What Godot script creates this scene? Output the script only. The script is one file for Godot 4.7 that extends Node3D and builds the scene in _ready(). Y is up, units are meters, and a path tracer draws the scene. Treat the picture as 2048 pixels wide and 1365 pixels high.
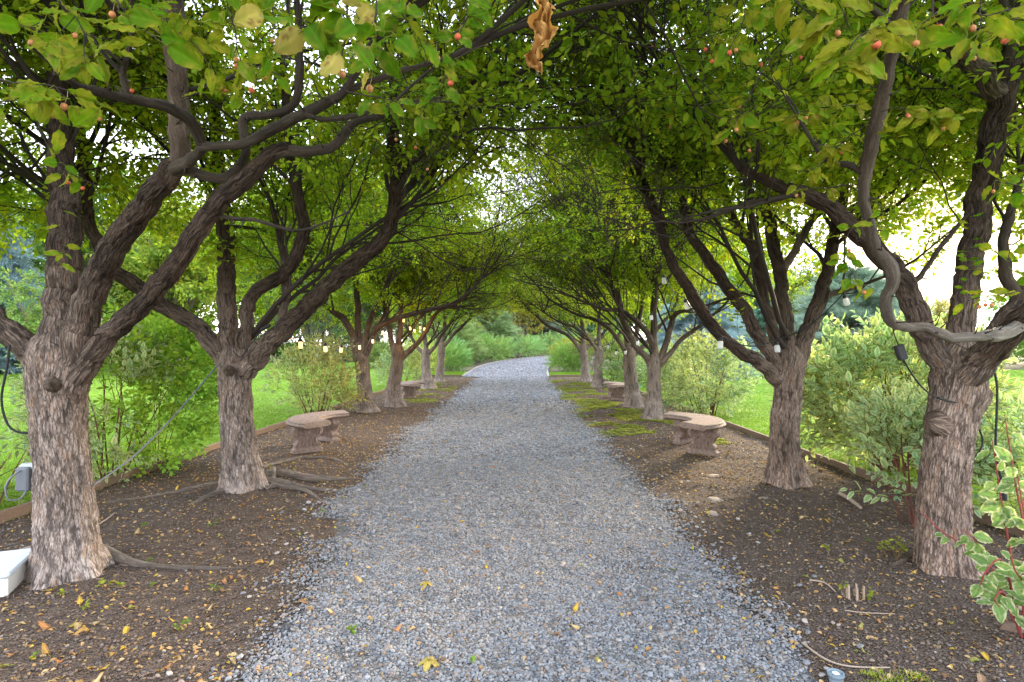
extends Node3D
# An alley of old crab apple trees over a gravel path, with curved stone benches, string lights and lawns on both sides.

const F := 1138.0            # focal length in pixels of the 2048 pixel wide photograph
var eye := Vector3(0, 1.5, 0)
var look := Basis()
var rng := RandomNumberGenerator.new()
var wobble := FastNoiseLite.new()
var barkn := FastNoiseLite.new()
var M := {}
var taken := {}


# ---------------------------------------------------------------- shapes
class Shape:
	var v := PackedVector3Array()
	var n := PackedVector3Array()
	var uv := PackedVector2Array()
	var c := PackedColorArray()
	var ix := PackedInt32Array()

	func vert(p: Vector3, nn: Vector3, u: Vector2, col: Color) -> int:
		v.append(p); n.append(nn); uv.append(u); c.append(col)
		return v.size() - 1

	func tri(a: int, b: int, d: int) -> void:
		ix.append(a); ix.append(b); ix.append(d)

	func quad(a: int, b: int, d: int, e: int) -> void:
		ix.append(a); ix.append(b); ix.append(d); ix.append(a); ix.append(d); ix.append(e)

	# flat quad, corners clockwise from its front
	func face(a: Vector3, b: Vector3, d: Vector3, e: Vector3, col := Color.WHITE) -> void:
		var nn := (d - a).cross(b - a).normalized()
		var s := v.size()
		vert(a, nn, Vector2(0, 0), col); vert(b, nn, Vector2(0, 1), col); vert(d, nn, Vector2(1, 1), col); vert(e, nn, Vector2(1, 0), col)
		quad(s, s + 1, s + 2, s + 3)

	func box(t: Transform3D, s: Vector3, col := Color.WHITE, bevel := 0.0) -> void:
		var h := s * 0.5
		if bevel <= 0.0:
			for k in 6:
				var ax := k % 3
				var sg := 1.0 if k < 3 else -1.0
				var a := Vector3(); a[ax] = sg
				var b := Vector3(); b[(ax + 1) % 3] = 1.0
				var d := Vector3(); d[(ax + 2) % 3] = sg
				var p := func(x: float, y: float) -> Vector3: return t * ((a + b * x + d * y) * h)
				face(p.call(-1.0, -1.0), p.call(-1.0, 1.0), p.call(1.0, 1.0), p.call(1.0, -1.0), col)
			return
		# chamfered: rings of a rounded outline, swept up
		var ring := []
		for q in [Vector2(1, 1), Vector2(-1, 1), Vector2(-1, -1), Vector2(1, -1)]:
			var o: Vector2 = q
			var e1 := Vector2(o.x * h.x, o.y * (h.z - bevel))
			var e2 := Vector2(o.x * (h.x - bevel), o.y * h.z)
			if o.x * o.y > 0: ring.append(e1); ring.append(e2)
			else: ring.append(e2); ring.append(e1)
		var rows := [[-h.y, bevel], [-h.y + bevel, 0.0], [h.y - bevel, 0.0], [h.y, bevel]]
		for r in 3:
			for k in 8:
				var a1: Vector2 = ring[k]
				var b1: Vector2 = ring[(k + 1) % 8]
				var f := func(q: Vector2, row: Array) -> Vector3:
					var i: float = row[1]
					return t * Vector3(q.x * (h.x - i) / h.x, row[0], q.y * (h.z - i) / h.z)
				face(f.call(b1, rows[r]), f.call(b1, rows[r + 1]), f.call(a1, rows[r + 1]), f.call(a1, rows[r]), col)
		for sgn in [1.0, -1.0]:
			var s0 := v.size()
			var nn: Vector3 = (t.basis * Vector3(0, sgn, 0)).normalized()
			for k in 8:
				var q2: Vector2 = ring[k]
				vert(t * Vector3(q2.x * (h.x - bevel) / h.x, sgn * h.y, q2.y * (h.z - bevel) / h.z), nn, q2, col)
			for k in range(1, 7):
				if sgn > 0: tri(s0, s0 + k, s0 + k + 1)
				else: tri(s0, s0 + k + 1, s0 + k)

	func tube(pts: PackedVector3Array, rad: PackedFloat32Array, sides: int, col: Color, utile := 1.0, vscale := 2.0, cap := false, col2 := Color(-1, 0, 0)) -> void:
		var m := pts.size()
		var t := (pts[1] - pts[0]).normalized()
		var a := t.cross(Vector3(0.3, 0.2, 0.93)).normalized()
		if a.length_squared() < 0.5: a = t.cross(Vector3.RIGHT).normalized()
		var s0 := v.size()
		var along := 0.0
		for i in m:
			if i > 0: along += pts[i].distance_to(pts[i - 1])
			var tt: Vector3
			if i == 0: tt = pts[1] - pts[0]
			elif i == m - 1: tt = pts[i] - pts[i - 1]
			else: tt = pts[i + 1] - pts[i - 1]
			tt = tt.normalized()
			a = (a - tt * a.dot(tt)).normalized()
			var b := tt.cross(a)
			var cc := col if col2.r < 0 else col.lerp(col2, i / (m - 1.0))
			for j in sides + 1:
				var g := TAU * j / sides
				var o := a * cos(g) + b * sin(g)
				v.append(pts[i] + o * rad[i]); n.append(o); uv.append(Vector2(utile * j / sides, along * vscale)); c.append(cc)
		for i in m - 1:
			for j in sides:
				var q := s0 + i * (sides + 1) + j
				quad(q, q + sides + 1, q + sides + 2, q + 1)
		if cap:
			for e in 2:
				var at := 0 if e == 0 else m - 1
				var nn := (pts[0] - pts[1]).normalized() if e == 0 else (pts[m - 1] - pts[m - 2]).normalized()
				var mid := vert(pts[at], nn, Vector2.ZERO, col)
				var first := v.size()
				for j in sides:
					vert(v[s0 + at * (sides + 1) + j], nn, Vector2.ZERO, col)
				for j in sides:
					if e == 0: tri(mid, first + j, first + (j + 1) % sides)
					else: tri(mid, first + (j + 1) % sides, first + j)

	# lathe round +y: profile of (radius, height), from the bottom up
	func lathe(t: Transform3D, prof: Array, sides: int, col := Color.WHITE) -> void:
		for k in prof.size() - 1:
			var p: Vector2 = prof[k]
			var q: Vector2 = prof[k + 1]
			var s0 := v.size()
			var sl := Vector2(q.y - p.y, p.x - q.x).normalized()
			for j in sides + 1:
				var g := TAU * j / sides
				var o := Vector3(sin(g), 0, cos(g))
				var nn := (t.basis * (o * sl.x + Vector3(0, sl.y, 0))).normalized()
				vert(t * (o * p.x + Vector3(0, p.y, 0)), nn, Vector2(float(j) / sides, p.y), col)
				vert(t * (o * q.x + Vector3(0, q.y, 0)), nn, Vector2(float(j) / sides, q.y), col)
			for j in sides:
				var b := s0 + j * 2
				quad(b, b + 1, b + 3, b + 2)

	func smooth_normals(from := 0, weld := 0) -> void:
		var acc := PackedVector3Array()
		acc.resize(v.size())
		for k in range(0, ix.size(), 3):
			var a := ix[k]
			var b := ix[k + 1]
			var d := ix[k + 2]
			if a < from: continue
			var nn := (v[d] - v[a]).cross(v[b] - v[a])
			acc[a] += nn; acc[b] += nn; acc[d] += nn
		if weld > 0:      # rings of weld + 1 vertices whose first and last coincide
			for k in range(from, v.size() - weld, weld + 1):
				var s := acc[k] + acc[k + weld]
				acc[k] = s; acc[k + weld] = s
		for k in range(from, v.size()):
			n[k] = acc[k].normalized()

	# a leaf blade from o along d, seen from up; 8 faces
	func leaf(o: Vector3, d: Vector3, up: Vector3, length: float, width: float, col: Color, fold: float, rim := Color(-1, 0, 0)) -> void:
		var s := d.cross(up).normalized()
		up = s.cross(d).normalized()
		var w := width * 0.5
		var s0 := v.size()
		var droop := -length * 0.12
		var e := col if rim.r < 0 else rim
		vert(o, up, Vector2(0.5, 0), col)
		vert(o + d * length * 0.32 - s * w * 0.95 + up * fold * w, (up + s * fold).normalized(), Vector2(0, 0.3), e)
		vert(o + d * length * 0.36, up, Vector2(0.5, 0.3), col)
		vert(o + d * length * 0.32 + s * w * 0.95 + up * fold * w, (up - s * fold).normalized(), Vector2(1, 0.3), e)
		vert(o + d * length * 0.68 - s * w * 0.78 + up * (fold * w + droop * 0.5), (up + s * fold).normalized(), Vector2(0, 0.7), e)
		vert(o + d * length * 0.72 + up * droop * 0.5, up, Vector2(0.5, 0.7), col)
		vert(o + d * length * 0.68 + s * w * 0.78 + up * (fold * w + droop * 0.5), (up - s * fold).normalized(), Vector2(1, 0.7), e)
		vert(o + d * length + up * droop, up, Vector2(0.5, 1), e)
		tri(s0, s0 + 1, s0 + 2); tri(s0, s0 + 2, s0 + 3)
		quad(s0 + 1, s0 + 4, s0 + 5, s0 + 2); quad(s0 + 2, s0 + 5, s0 + 6, s0 + 3)
		tri(s0 + 4, s0 + 7, s0 + 5); tri(s0 + 5, s0 + 7, s0 + 6)

	func mesh() -> ArrayMesh:
		var arr := []
		arr.resize(Mesh.ARRAY_MAX)
		arr[Mesh.ARRAY_VERTEX] = v; arr[Mesh.ARRAY_NORMAL] = n; arr[Mesh.ARRAY_TEX_UV] = uv; arr[Mesh.ARRAY_COLOR] = c; arr[Mesh.ARRAY_INDEX] = ix
		var m := ArrayMesh.new()
		m.add_surface_from_arrays(Mesh.PRIMITIVE_TRIANGLES, arr)
		return m


# ---------------------------------------------------------------- nodes
func numbered(called: String) -> String:
	var k: int = taken.get(called, 0)
	taken[called] = k + 1
	return called if k == 0 else "%s_%03d" % [called, k]


func tag(o: Node, label: String, category: String, group := "", kind := "") -> void:
	if label: o.set_meta("label", label)
	if category: o.set_meta("category", category)
	if group: o.set_meta("group", group)
	if kind: o.set_meta("kind", kind)


func thing(called: String, label: String, category: String, at := Vector3.ZERO, turn := 0.0, group := "") -> Node3D:
	var o := Node3D.new()
	o.name = numbered(called)
	add_child(o, true)
	o.position = at
	o.rotation.y = turn
	tag(o, label, category, group)
	return o


func obj(called: String, m: Mesh, mat: Material, parent: Node = self) -> MeshInstance3D:
	var o := MeshInstance3D.new()
	o.name = numbered(called) if parent == self else called
	o.mesh = m
	o.material_override = mat
	parent.add_child(o, true)
	return o


func many(called: String, m: Mesh, mat: Material, at: Array, tint: PackedColorArray, parent: Node = self) -> MultiMeshInstance3D:
	var mm := MultiMesh.new()
	mm.transform_format = MultiMesh.TRANSFORM_3D
	mm.use_colors = true
	mm.mesh = m
	mm.instance_count = at.size()
	for i in at.size():
		mm.set_instance_transform(i, at[i])
		mm.set_instance_color(i, tint[i])
	var o := MultiMeshInstance3D.new()
	o.name = numbered(called) if parent == self else called
	o.multimesh = mm
	o.material_override = mat
	o.set_meta("kind", "stuff")
	parent.add_child(o, true)
	return o


# a point of the place, from where the photograph shows it and how far away it is
func P(px: float, py: float, d: float) -> Vector3:
	var w := look * Vector3((px - 1024.0) / F, (682.5 - py) / F, -1.0)
	return eye + w * (d / -w.z)


func G(px: float, py: float) -> Vector3:
	var w := look * Vector3((px - 1024.0) / F, (682.5 - py) / F, -1.0)
	var p := eye + w * (eye.y / -w.y)
	p.y = ground(p.x, p.z)
	return p


func ground(x: float, z: float) -> float:
	var d := -z
	var h := 0.0
	if d > 27.0: h += 0.048 * (minf(d, 60.0) - 27.0)
	var near := clampf(1.0 - (absf(x) - 4.0) * 0.6, 0.0, 1.0) * clampf((30.0 - d) / 3.0, 0, 1)
	if near > 0.0:
		h += near * (0.022 * wobble.get_noise_2d(x * 90.0, z * 90.0) + 0.012 * wobble.get_noise_2d(x * 400.0 + 50.0, z * 400.0))
		h += near * 0.035 * clampf((absf(x + 0.1) - 1.5) / 1.0, 0.0, 1.0)
	return h


func rv() -> Vector3:
	return Vector3(rng.randf_range(-1, 1), rng.randf_range(-1, 1), rng.randf_range(-1, 1))


func rf(a: float, b: float) -> float:
	return rng.randf_range(a, b)


func lin(hexed: String) -> Color:
	return Color(hexed).srgb_to_linear()


func aim(at: Vector3, dir: Vector3, up: Vector3, s: float) -> Transform3D:
	var f := dir.normalized()
	var r := f.cross(up)
	if r.length_squared() < 1e-4: r = f.cross(Vector3(0.6, 0.1, 0.8))
	r = r.normalized()
	return Transform3D(Basis(r * s, r.cross(f) * s, -f * s), at)


# a smooth line through rows of [px, py, distance, width in pixels]; returns [points, radii]
func trace(rows: Array, step: float) -> Array:
	var p := PackedVector3Array()
	var r := PackedFloat32Array()
	for q in rows:
		p.append(P(q[0], q[1], q[2]))
		r.append(q[3] * 0.5 / F * q[2] / sqrt(1.0 + pow((q[0] - 1033.0) / F, 2.0)))      # off to the side a round limb looks wider
	return resample(p, r, step)


func resample(p: PackedVector3Array, r: PackedFloat32Array, step: float) -> Array:
	var op := PackedVector3Array()
	var ora := PackedFloat32Array()
	for i in p.size() - 1:
		var a := p[maxi(i - 1, 0)]
		var d := p[mini(i + 2, p.size() - 1)]
		var k := maxi(1, int(ceil(p[i].distance_to(p[i + 1]) / step)))
		for j in k:
			var t := float(j) / k
			op.append(p[i].cubic_interpolate(p[i + 1], a, d, t))
			ora.append(lerpf(r[i], r[i + 1], t))
	op.append(p[p.size() - 1])
	ora.append(r[r.size() - 1])
	return [op, ora]


# a limb or trunk with bark relief in its shape
func bark_tube(s: Shape, pts: PackedVector3Array, rad: PackedFloat32Array, sides: int, amp: float, col: Color, col2: Color, flare := 0.0, lobes := 5, seed_ := 0.0) -> void:
	var m := pts.size()
	var s0 := s.v.size()
	var t := (pts[1] - pts[0]).normalized()
	var a := t.cross(Vector3(0, 0, 1)).normalized()
	if a.length_squared() < 0.5: a = t.cross(Vector3.RIGHT).normalized()
	var along := 0.0
	var big := rad[0]
	var tiles := maxf(2.0, roundf(TAU * big / 0.36))
	for i in m:
		if i > 0: along += pts[i].distance_to(pts[i - 1])
		var tt := (pts[mini(i + 1, m - 1)] - pts[maxi(i - 1, 0)]).normalized()
		a = (a - tt * a.dot(tt)).normalized()
		var b := tt.cross(a)
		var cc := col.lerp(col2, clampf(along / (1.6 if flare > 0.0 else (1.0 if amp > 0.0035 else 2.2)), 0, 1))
		for j in sides + 1:
			var g := TAU * (j % sides) / sides
			var o := a * cos(g) + b * sin(g)
			var r := rad[i]
			var q := Vector3(cos(g) * r, along, sin(g) * r)
			if amp > 0.0:
				var k := 1.0 - absf(barkn.get_noise_3d(q.x * 26.0 + seed_, q.y * 7.0, q.z * 26.0))
				var k2 := barkn.get_noise_3d(q.x * 60.0, q.y * 22.0 + seed_, q.z * 60.0)
				var k3 := barkn.get_noise_3d(q.x * 5.0 + 9.0, q.y * 3.0 + seed_, q.z * 5.0)
				r += amp * ((k * k - 0.7) * 1.3 + k2 * 0.45) + rad[i] * (0.10 if amp > 0.0035 else 0.24) * k3
			if flare > 0.0:
				r += flare * exp(-along / 0.15) * (0.55 + 0.6 * maxf(0.0, sin(g * lobes * 0.5 + seed_) * cos(g * 1.0 + seed_ * 2.0)) + 0.25 * sin(g * lobes + seed_))
			var mott := 1.0 + 0.30 * barkn.get_noise_3d(q.x * 4.0 + 31.0, q.y * 2.4 + seed_, q.z * 4.0) - 0.30 * smoothstep(0.15, 0.5, barkn.get_noise_3d(q.x * 9.0 + 71.0, q.y * 3.5 + seed_, q.z * 9.0))
			s.vert(pts[i] + o * r, o, Vector2(tiles * j / sides, along / 0.55 + seed_), Color(cc.r * mott, cc.g * mott, cc.b * mott))
	for i in m - 1:
		for j in sides:
			var q2 := s0 + i * (sides + 1) + j
			s.quad(q2, q2 + sides + 1, q2 + sides + 2, q2 + 1)
	s.smooth_normals(s0, sides)
	# a rounded end
	var tip := s.vert(pts[m - 1] + (pts[m - 1] - pts[m - 2]).normalized() * rad[m - 1] * 0.6, (pts[m - 1] - pts[m - 2]).normalized(), Vector2.ZERO, col2)
	for j in sides:
		s.tri(s0 + (m - 1) * (sides + 1) + j, tip, s0 + (m - 1) * (sides + 1) + j + 1)


# ---------------------------------------------------------------- the scene
func _ready() -> void:
	rng.seed = 20240917
	wobble = noise(FastNoiseLite.TYPE_SIMPLEX_SMOOTH, 0.01, 2, 3)
	barkn = noise(FastNoiseLite.TYPE_SIMPLEX_SMOOTH, 1.0, 2, 11)
	# camera at eye height, level to within a degree
	var cam := Camera3D.new()
	cam.name = "camera"
	cam.fov = rad_to_deg(2.0 * atan(682.5 / F))
	cam.near = 0.05
	cam.far = 600.0
	look = Basis.from_euler(Vector3(atan(12.5 / F), atan(9.0 / F), 0))
	cam.transform = Transform3D(look, eye)
	add_child(cam)
	cam.current = true
	# bright hazy evening sky, low soft sun beyond the right hand trees
	var env := Environment.new()
	env.background_mode = Environment.BG_SKY
	var sky := Sky.new()
	var sm := ProceduralSkyMaterial.new()
	sm.sky_top_color = Color(0.82, 0.86, 0.94)
	sm.sky_horizon_color = Color(0.97, 0.95, 0.93)
	sm.sky_curve = 0.18
	sm.ground_bottom_color = Color(0.25, 0.25, 0.2)
	sm.ground_horizon_color = Color(0.6, 0.6, 0.55)
	sm.sun_angle_max = 1.0
	sm.sun_curve = 0.12
	sky.sky_material = sm
	env.sky = sky
	env.background_energy_multiplier = 1.0
	env.tonemap_mode = Environment.TONE_MAPPER_LINEAR
	env.tonemap_exposure = 6.6
	env.sdfgi_enabled = true
	env.ssao_enabled = true
	env.ssil_enabled = true
	var we := WorldEnvironment.new()
	we.name = "environment"
	we.environment = env
	add_child(we)
	var sun := DirectionalLight3D.new()
	sun.name = "sun"
	sun.light_color = Color(1.0, 0.91, 0.78)
	sun.light_energy = 0.7
	sun.light_angular_distance = 10.0
	sun.shadow_enabled = true
	sun.look_at_from_position(Vector3(0.80, 0.30, -1.0), Vector3.ZERO)
	add_child(sun)

	make_materials()
	for k in 4:
		plain("pale_stone_%d" % k, [Color(0.31, 0.265, 0.235), Color(0.24, 0.195, 0.165), Color(0.32, 0.305, 0.29), Color(0.18, 0.185, 0.2)][k], 0.8)
	for k in 3:
		var fm: StandardMaterial3D = M.fruit.duplicate()
		fm.albedo_color = [Color(1, 1, 1), Color(0.95, 1.35, 1.2).clamp(), Color(1, 0.75, 0.8)][k]
		M["fruit_%d" % k] = fm
	make_leaves()
	make_ground()
	make_trees()
	make_foreground()
	make_background()
	make_shrubs()
	make_furniture()
	scatter()
	make_seedlings()


func make_trees() -> void:
	var tl1 := make_tree("thick grey crabapple at the front left with a grey box strapped to its trunk",
		[[140, 1168, 3.67, 128], [134, 1080, 3.67, 124], [128, 1000, 3.67, 124], [122, 900, 3.67, 120], [117, 820, 3.67, 122], [112, 750, 3.67, 126], [110, 705, 3.67, 116]],
		[[[[108, 815, 3.67, 60], [90, 752, 3.67, 70], [58, 702, 3.65, 68], [0, 646, 3.6, 60], [-80, 580, 3.55, 52], [-190, 490, 3.5, 40]], 1.8, 0.7],
		[[[115, 770, 3.7, 98], [122, 650, 3.75, 84], [128, 560, 3.8, 76], [130, 450, 3.85, 70], [122, 360, 3.95, 62], [118, 260, 4.0, 54], [112, 150, 4.1, 44], [105, 20, 4.2, 34]], 1.8, 0.55],
		[[[138, 775, 3.62, 88], [165, 650, 3.55, 68], [205, 540, 3.45, 62], [258, 450, 3.35, 58], [312, 378, 3.25, 52], [352, 330, 3.2, 46]], 0.0, 2.0],
		[[[332, 368, 3.24, 36], [350, 335, 3.2, 42], [358, 300, 3.2, 45], [357, 200, 3.2, 45], [350, 100, 3.2, 44], [345, 0, 3.25, 42], [340, -130, 3.3, 36]], 1.8, 0.75, 1, Color(0.50, 0.38, 0.31), Color(0.42, 0.31, 0.25)],
		[[[330, 362, 3.22, 30], [352, 334, 3.18, 31], [378, 322, 3.1, 28], [397, 306, 3.05, 25], [403, 287, 3.0, 24], [380, 247, 2.9, 26], [340, 217, 2.8, 27], [267, 200, 2.65, 26], [200, 185, 2.5, 23], [155, 172, 2.42, 20], [110, 135, 2.3, 16], [60, 90, 2.2, 10]], 0.0, 2.0, 1],
		[[[258, 200, 2.64, 16], [245, 150, 2.6, 15], [255, 110, 2.55, 13], [265, 60, 2.5, 11], [262, -20, 2.45, 9]], 0.0, 2.0, 1],
		[[[248, 130, 2.57, 9], [215, 105, 2.5, 7], [170, 75, 2.45, 5]], 0.0, 2.0, 1],
		[[[400, 294, 3.0, 22], [440, 291, 2.95, 20], [485, 288, 2.9, 21], [530, 266, 2.85, 24], [580, 240, 2.8, 25], [640, 212, 2.75, 22], [690, 180, 2.65, 19], [730, 110, 2.6, 18], [780, 50, 2.55, 17], [840, 5, 2.5, 16], [900, -50, 2.45, 14]], 1.2, 0.9, 1],
		[[[612, 228, 2.77, 14], [640, 238, 2.75, 12], [702, 234, 2.8, 11], [746, 223, 2.85, 10], [820, 206, 2.9, 8], [885, 195, 2.95, 5]], 0.0, 2.0, 1],
		[[[688, 184, 2.65, 14], [773, 152, 2.7, 12], [849, 129, 2.75, 10], [916, 108, 2.8, 8], [965, 80, 2.85, 5]], 0.4, 0.8, 1],
		[[[335, 350, 3.22, 28], [372, 340, 3.2, 27], [410, 352, 3.2, 24], [445, 356, 3.2, 23], [477, 335, 3.15, 22], [492, 290, 3.1, 21], [488, 238, 3.1, 21], [538, 231, 3.1, 19], [588, 208, 3.05, 18], [597, 150, 3.0, 17], [597, 90, 3.0, 16], [595, 20, 3.0, 15], [590, -60, 3, 12]], 1.0, 0.85, 1],
		[[[122, 825, 3.66, 56], [158, 748, 3.6, 62], [215, 672, 3.5, 52], [280, 612, 3.35, 46], [345, 537, 3.2, 45], [390, 467, 3.1, 45], [440, 402, 3.05, 41], [490, 360, 3.0, 38], [540, 312, 2.95, 34], [578, 297, 2.95, 27]], 0.0, 2.0],
		[[[545, 310, 2.95, 28], [578, 300, 2.95, 27], [615, 304, 2.95, 25], [661, 297, 2.95, 23], [692, 264, 2.95, 20], [712, 244, 2.95, 16], [760, 232, 3, 13], [810, 214, 3, 8]], 0.3, 0.8, 1],
		[[[428, 430, 3.08, 10], [470, 438, 3.05, 9], [513, 441, 3.0, 8], [590, 461, 2.95, 7], [640, 450, 2.9, 5], [700, 422, 2.85, 4]], 0.0, 2.0, 1]],
		{"flare": 0.13, "lobes": 5, "ups": 10, "skirts": 12, "fill": 1.1})
	var tl2 := make_tree("dark barked crabapple with spreading roots in front of the left bench",
		[[488, 988, 5.89, 76], [482, 930, 5.89, 74], [477, 880, 5.89, 69], [472, 820, 5.9, 67], [470, 760, 5.9, 67], [467, 718, 5.9, 64]],
		[[[[458, 735, 5.9, 44], [420, 682, 5.85, 38], [385, 646, 5.8, 36], [318, 609, 5.7, 35], [267, 568, 5.6, 35], [228, 542, 5.5, 33], [195, 490, 5.45, 30], [175, 430, 5.4, 28], [170, 350, 5.4, 25], [160, 250, 5.4, 20]], 1.6, 0.65],
		[[[462, 735, 5.92, 48], [455, 640, 5.95, 40], [452, 560, 6, 38], [450, 461, 6.05, 35], [440, 380, 6.1, 31], [432, 300, 6.1, 28], [428, 200, 6.1, 23], [425, 90, 6.1, 18]], 1.5, 0.5],
		[[[478, 730, 5.88, 40], [492, 655, 5.8, 30], [498, 600, 5.75, 28], [525, 575, 5.7, 28], [565, 550, 5.65, 28], [592, 510, 5.6, 27], [605, 461, 5.55, 25], [597, 390, 5.5, 23], [580, 320, 5.5, 20], [572, 230, 5.5, 16], [565, 120, 5.5, 12]], 1.4, 0.55],
		[[[492, 742, 5.88, 48], [540, 684, 5.75, 42], [590, 637, 5.65, 39], [640, 587, 5.5, 37], [700, 530, 5.4, 34], [745, 498, 5.35, 32], [772, 470, 5.3, 29], [787, 418, 5.25, 27], [791, 330, 5.2, 22], [790, 255, 5.2, 17], [782, 150, 5.2, 11]], 1.5, 0.62],
		[[[774, 474, 5.3, 18], [800, 400, 5.6, 14], [850, 335, 6.2, 12], [905, 285, 7.0, 10], [960, 235, 8.0, 8]], 1.8, 0.3],
		[[[560, 660, 5.7, 20], [568, 610, 5.7, 18], [570, 560, 5.75, 16], [560, 480, 5.8, 13], [540, 400, 5.8, 9]], 0.8, 0.4]],
		{"flare": 0.11, "lobes": 4, "ups": 10})
	make_tree("crabapple just behind the left bench with lit string lamps at its fork",
		[[736, 827, 12.9, 38], [730, 790, 12.9, 31], [726, 750, 12.9, 28], [722, 715, 12.9, 29]],
		[[[[716, 718, 12.9, 20], [707, 680, 12.9, 16], [688, 641, 12.8, 14], [661, 620, 12.7, 12], [641, 603, 12.6, 11], [615, 560, 12.5, 8]], 1.5, 0.5],
		[[[722, 718, 12.9, 18], [717, 667, 13, 14], [714, 594, 13, 12], [705, 520, 13, 10], [700, 440, 13, 8]], 1.4, 0.5],
		[[[728, 715, 12.9, 18], [740, 690, 12.8, 13], [755, 655, 12.6, 12], [799, 635, 12.4, 11], [849, 623, 12.2, 10], [893, 611, 12, 8], [922, 600, 11.9, 7], [960, 560, 11.8, 5]], 1.2, 0.55],
		[[[703, 520, 13, 8], [740, 440, 12.0, 8], [800, 390, 10.8, 8], [870, 340, 9.6, 7]], 2.0, 0.3],
		[[[724, 708, 12.9, 13], [740, 640, 12.7, 11], [765, 590, 12.5, 9], [790, 520, 12.4, 7]], 1.4, 0.5]], {"flare": 0.10, "fill": 0.95, "ups": 9})
	make_tree("pale trunked crabapple between the two left benches",
		[[790, 817, 14.1, 38], [786, 780, 14.1, 28], [793, 740, 14.1, 25], [795, 700, 14.1, 26]],
		[[[[800, 718, 14.1, 14], [834, 688, 14, 10], [852, 664, 13.9, 9], [860, 645, 13.8, 8], [881, 620, 13.7, 7], [911, 609, 13.5, 6], [946, 573, 13.4, 4]], 1.2, 0.6],
		[[[795, 705, 14.1, 15], [800, 650, 14.1, 11], [803, 550, 14.1, 8], [800, 450, 14, 6]], 1.4, 0.4],
		[[[788, 705, 14.1, 13], [778, 660, 14.1, 10], [765, 600, 14.1, 8], [750, 540, 14.1, 6]], 1.4, 0.4]], {"flare": 0.10, "fill": 0.95, "ups": 9})
	make_tree("left row crabapple right behind the far left bench",
		[[856, 777, 20.3, 28], [852, 740, 20.3, 18], [852, 705, 20.3, 18]],
		[[[[855, 709, 20.3, 10], [870, 693, 20.2, 7], [879, 676, 20, 6], [905, 640, 19.8, 5], [930, 590, 19.5, 4]], 1.4, 0.5],
		[[[850, 709, 20.3, 10], [834, 695, 20.4, 7], [820, 670, 20.5, 6], [800, 630, 20.6, 4]], 1.4, 0.5], [[[853, 708, 20.3, 11], [848, 660, 20.4, 8], [850, 600, 20.4, 6]], 1.5, 0.5]], {"fill": 0.85})
	make_tree("last slim crabapple of the left row beside the grass strip",
		[[879, 765, 24, 21], [881, 730, 24, 15], [884, 690, 24, 14]],
		[[[[887, 694, 24, 8], [905, 672, 23.8, 6], [925, 652, 23.6, 6], [951, 623, 23.3, 4], [990, 556, 23, 3]], 1.4, 0.5],
		[[[883, 692, 24, 9], [890, 640, 24, 7], [885, 570, 24, 5]], 1.5, 0.5], [[[880, 692, 24, 7], [868, 660, 24, 5], [860, 620, 24, 4]], 1.4, 0.5]], {"fill": 0.85, "hue": 0.35})

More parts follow.
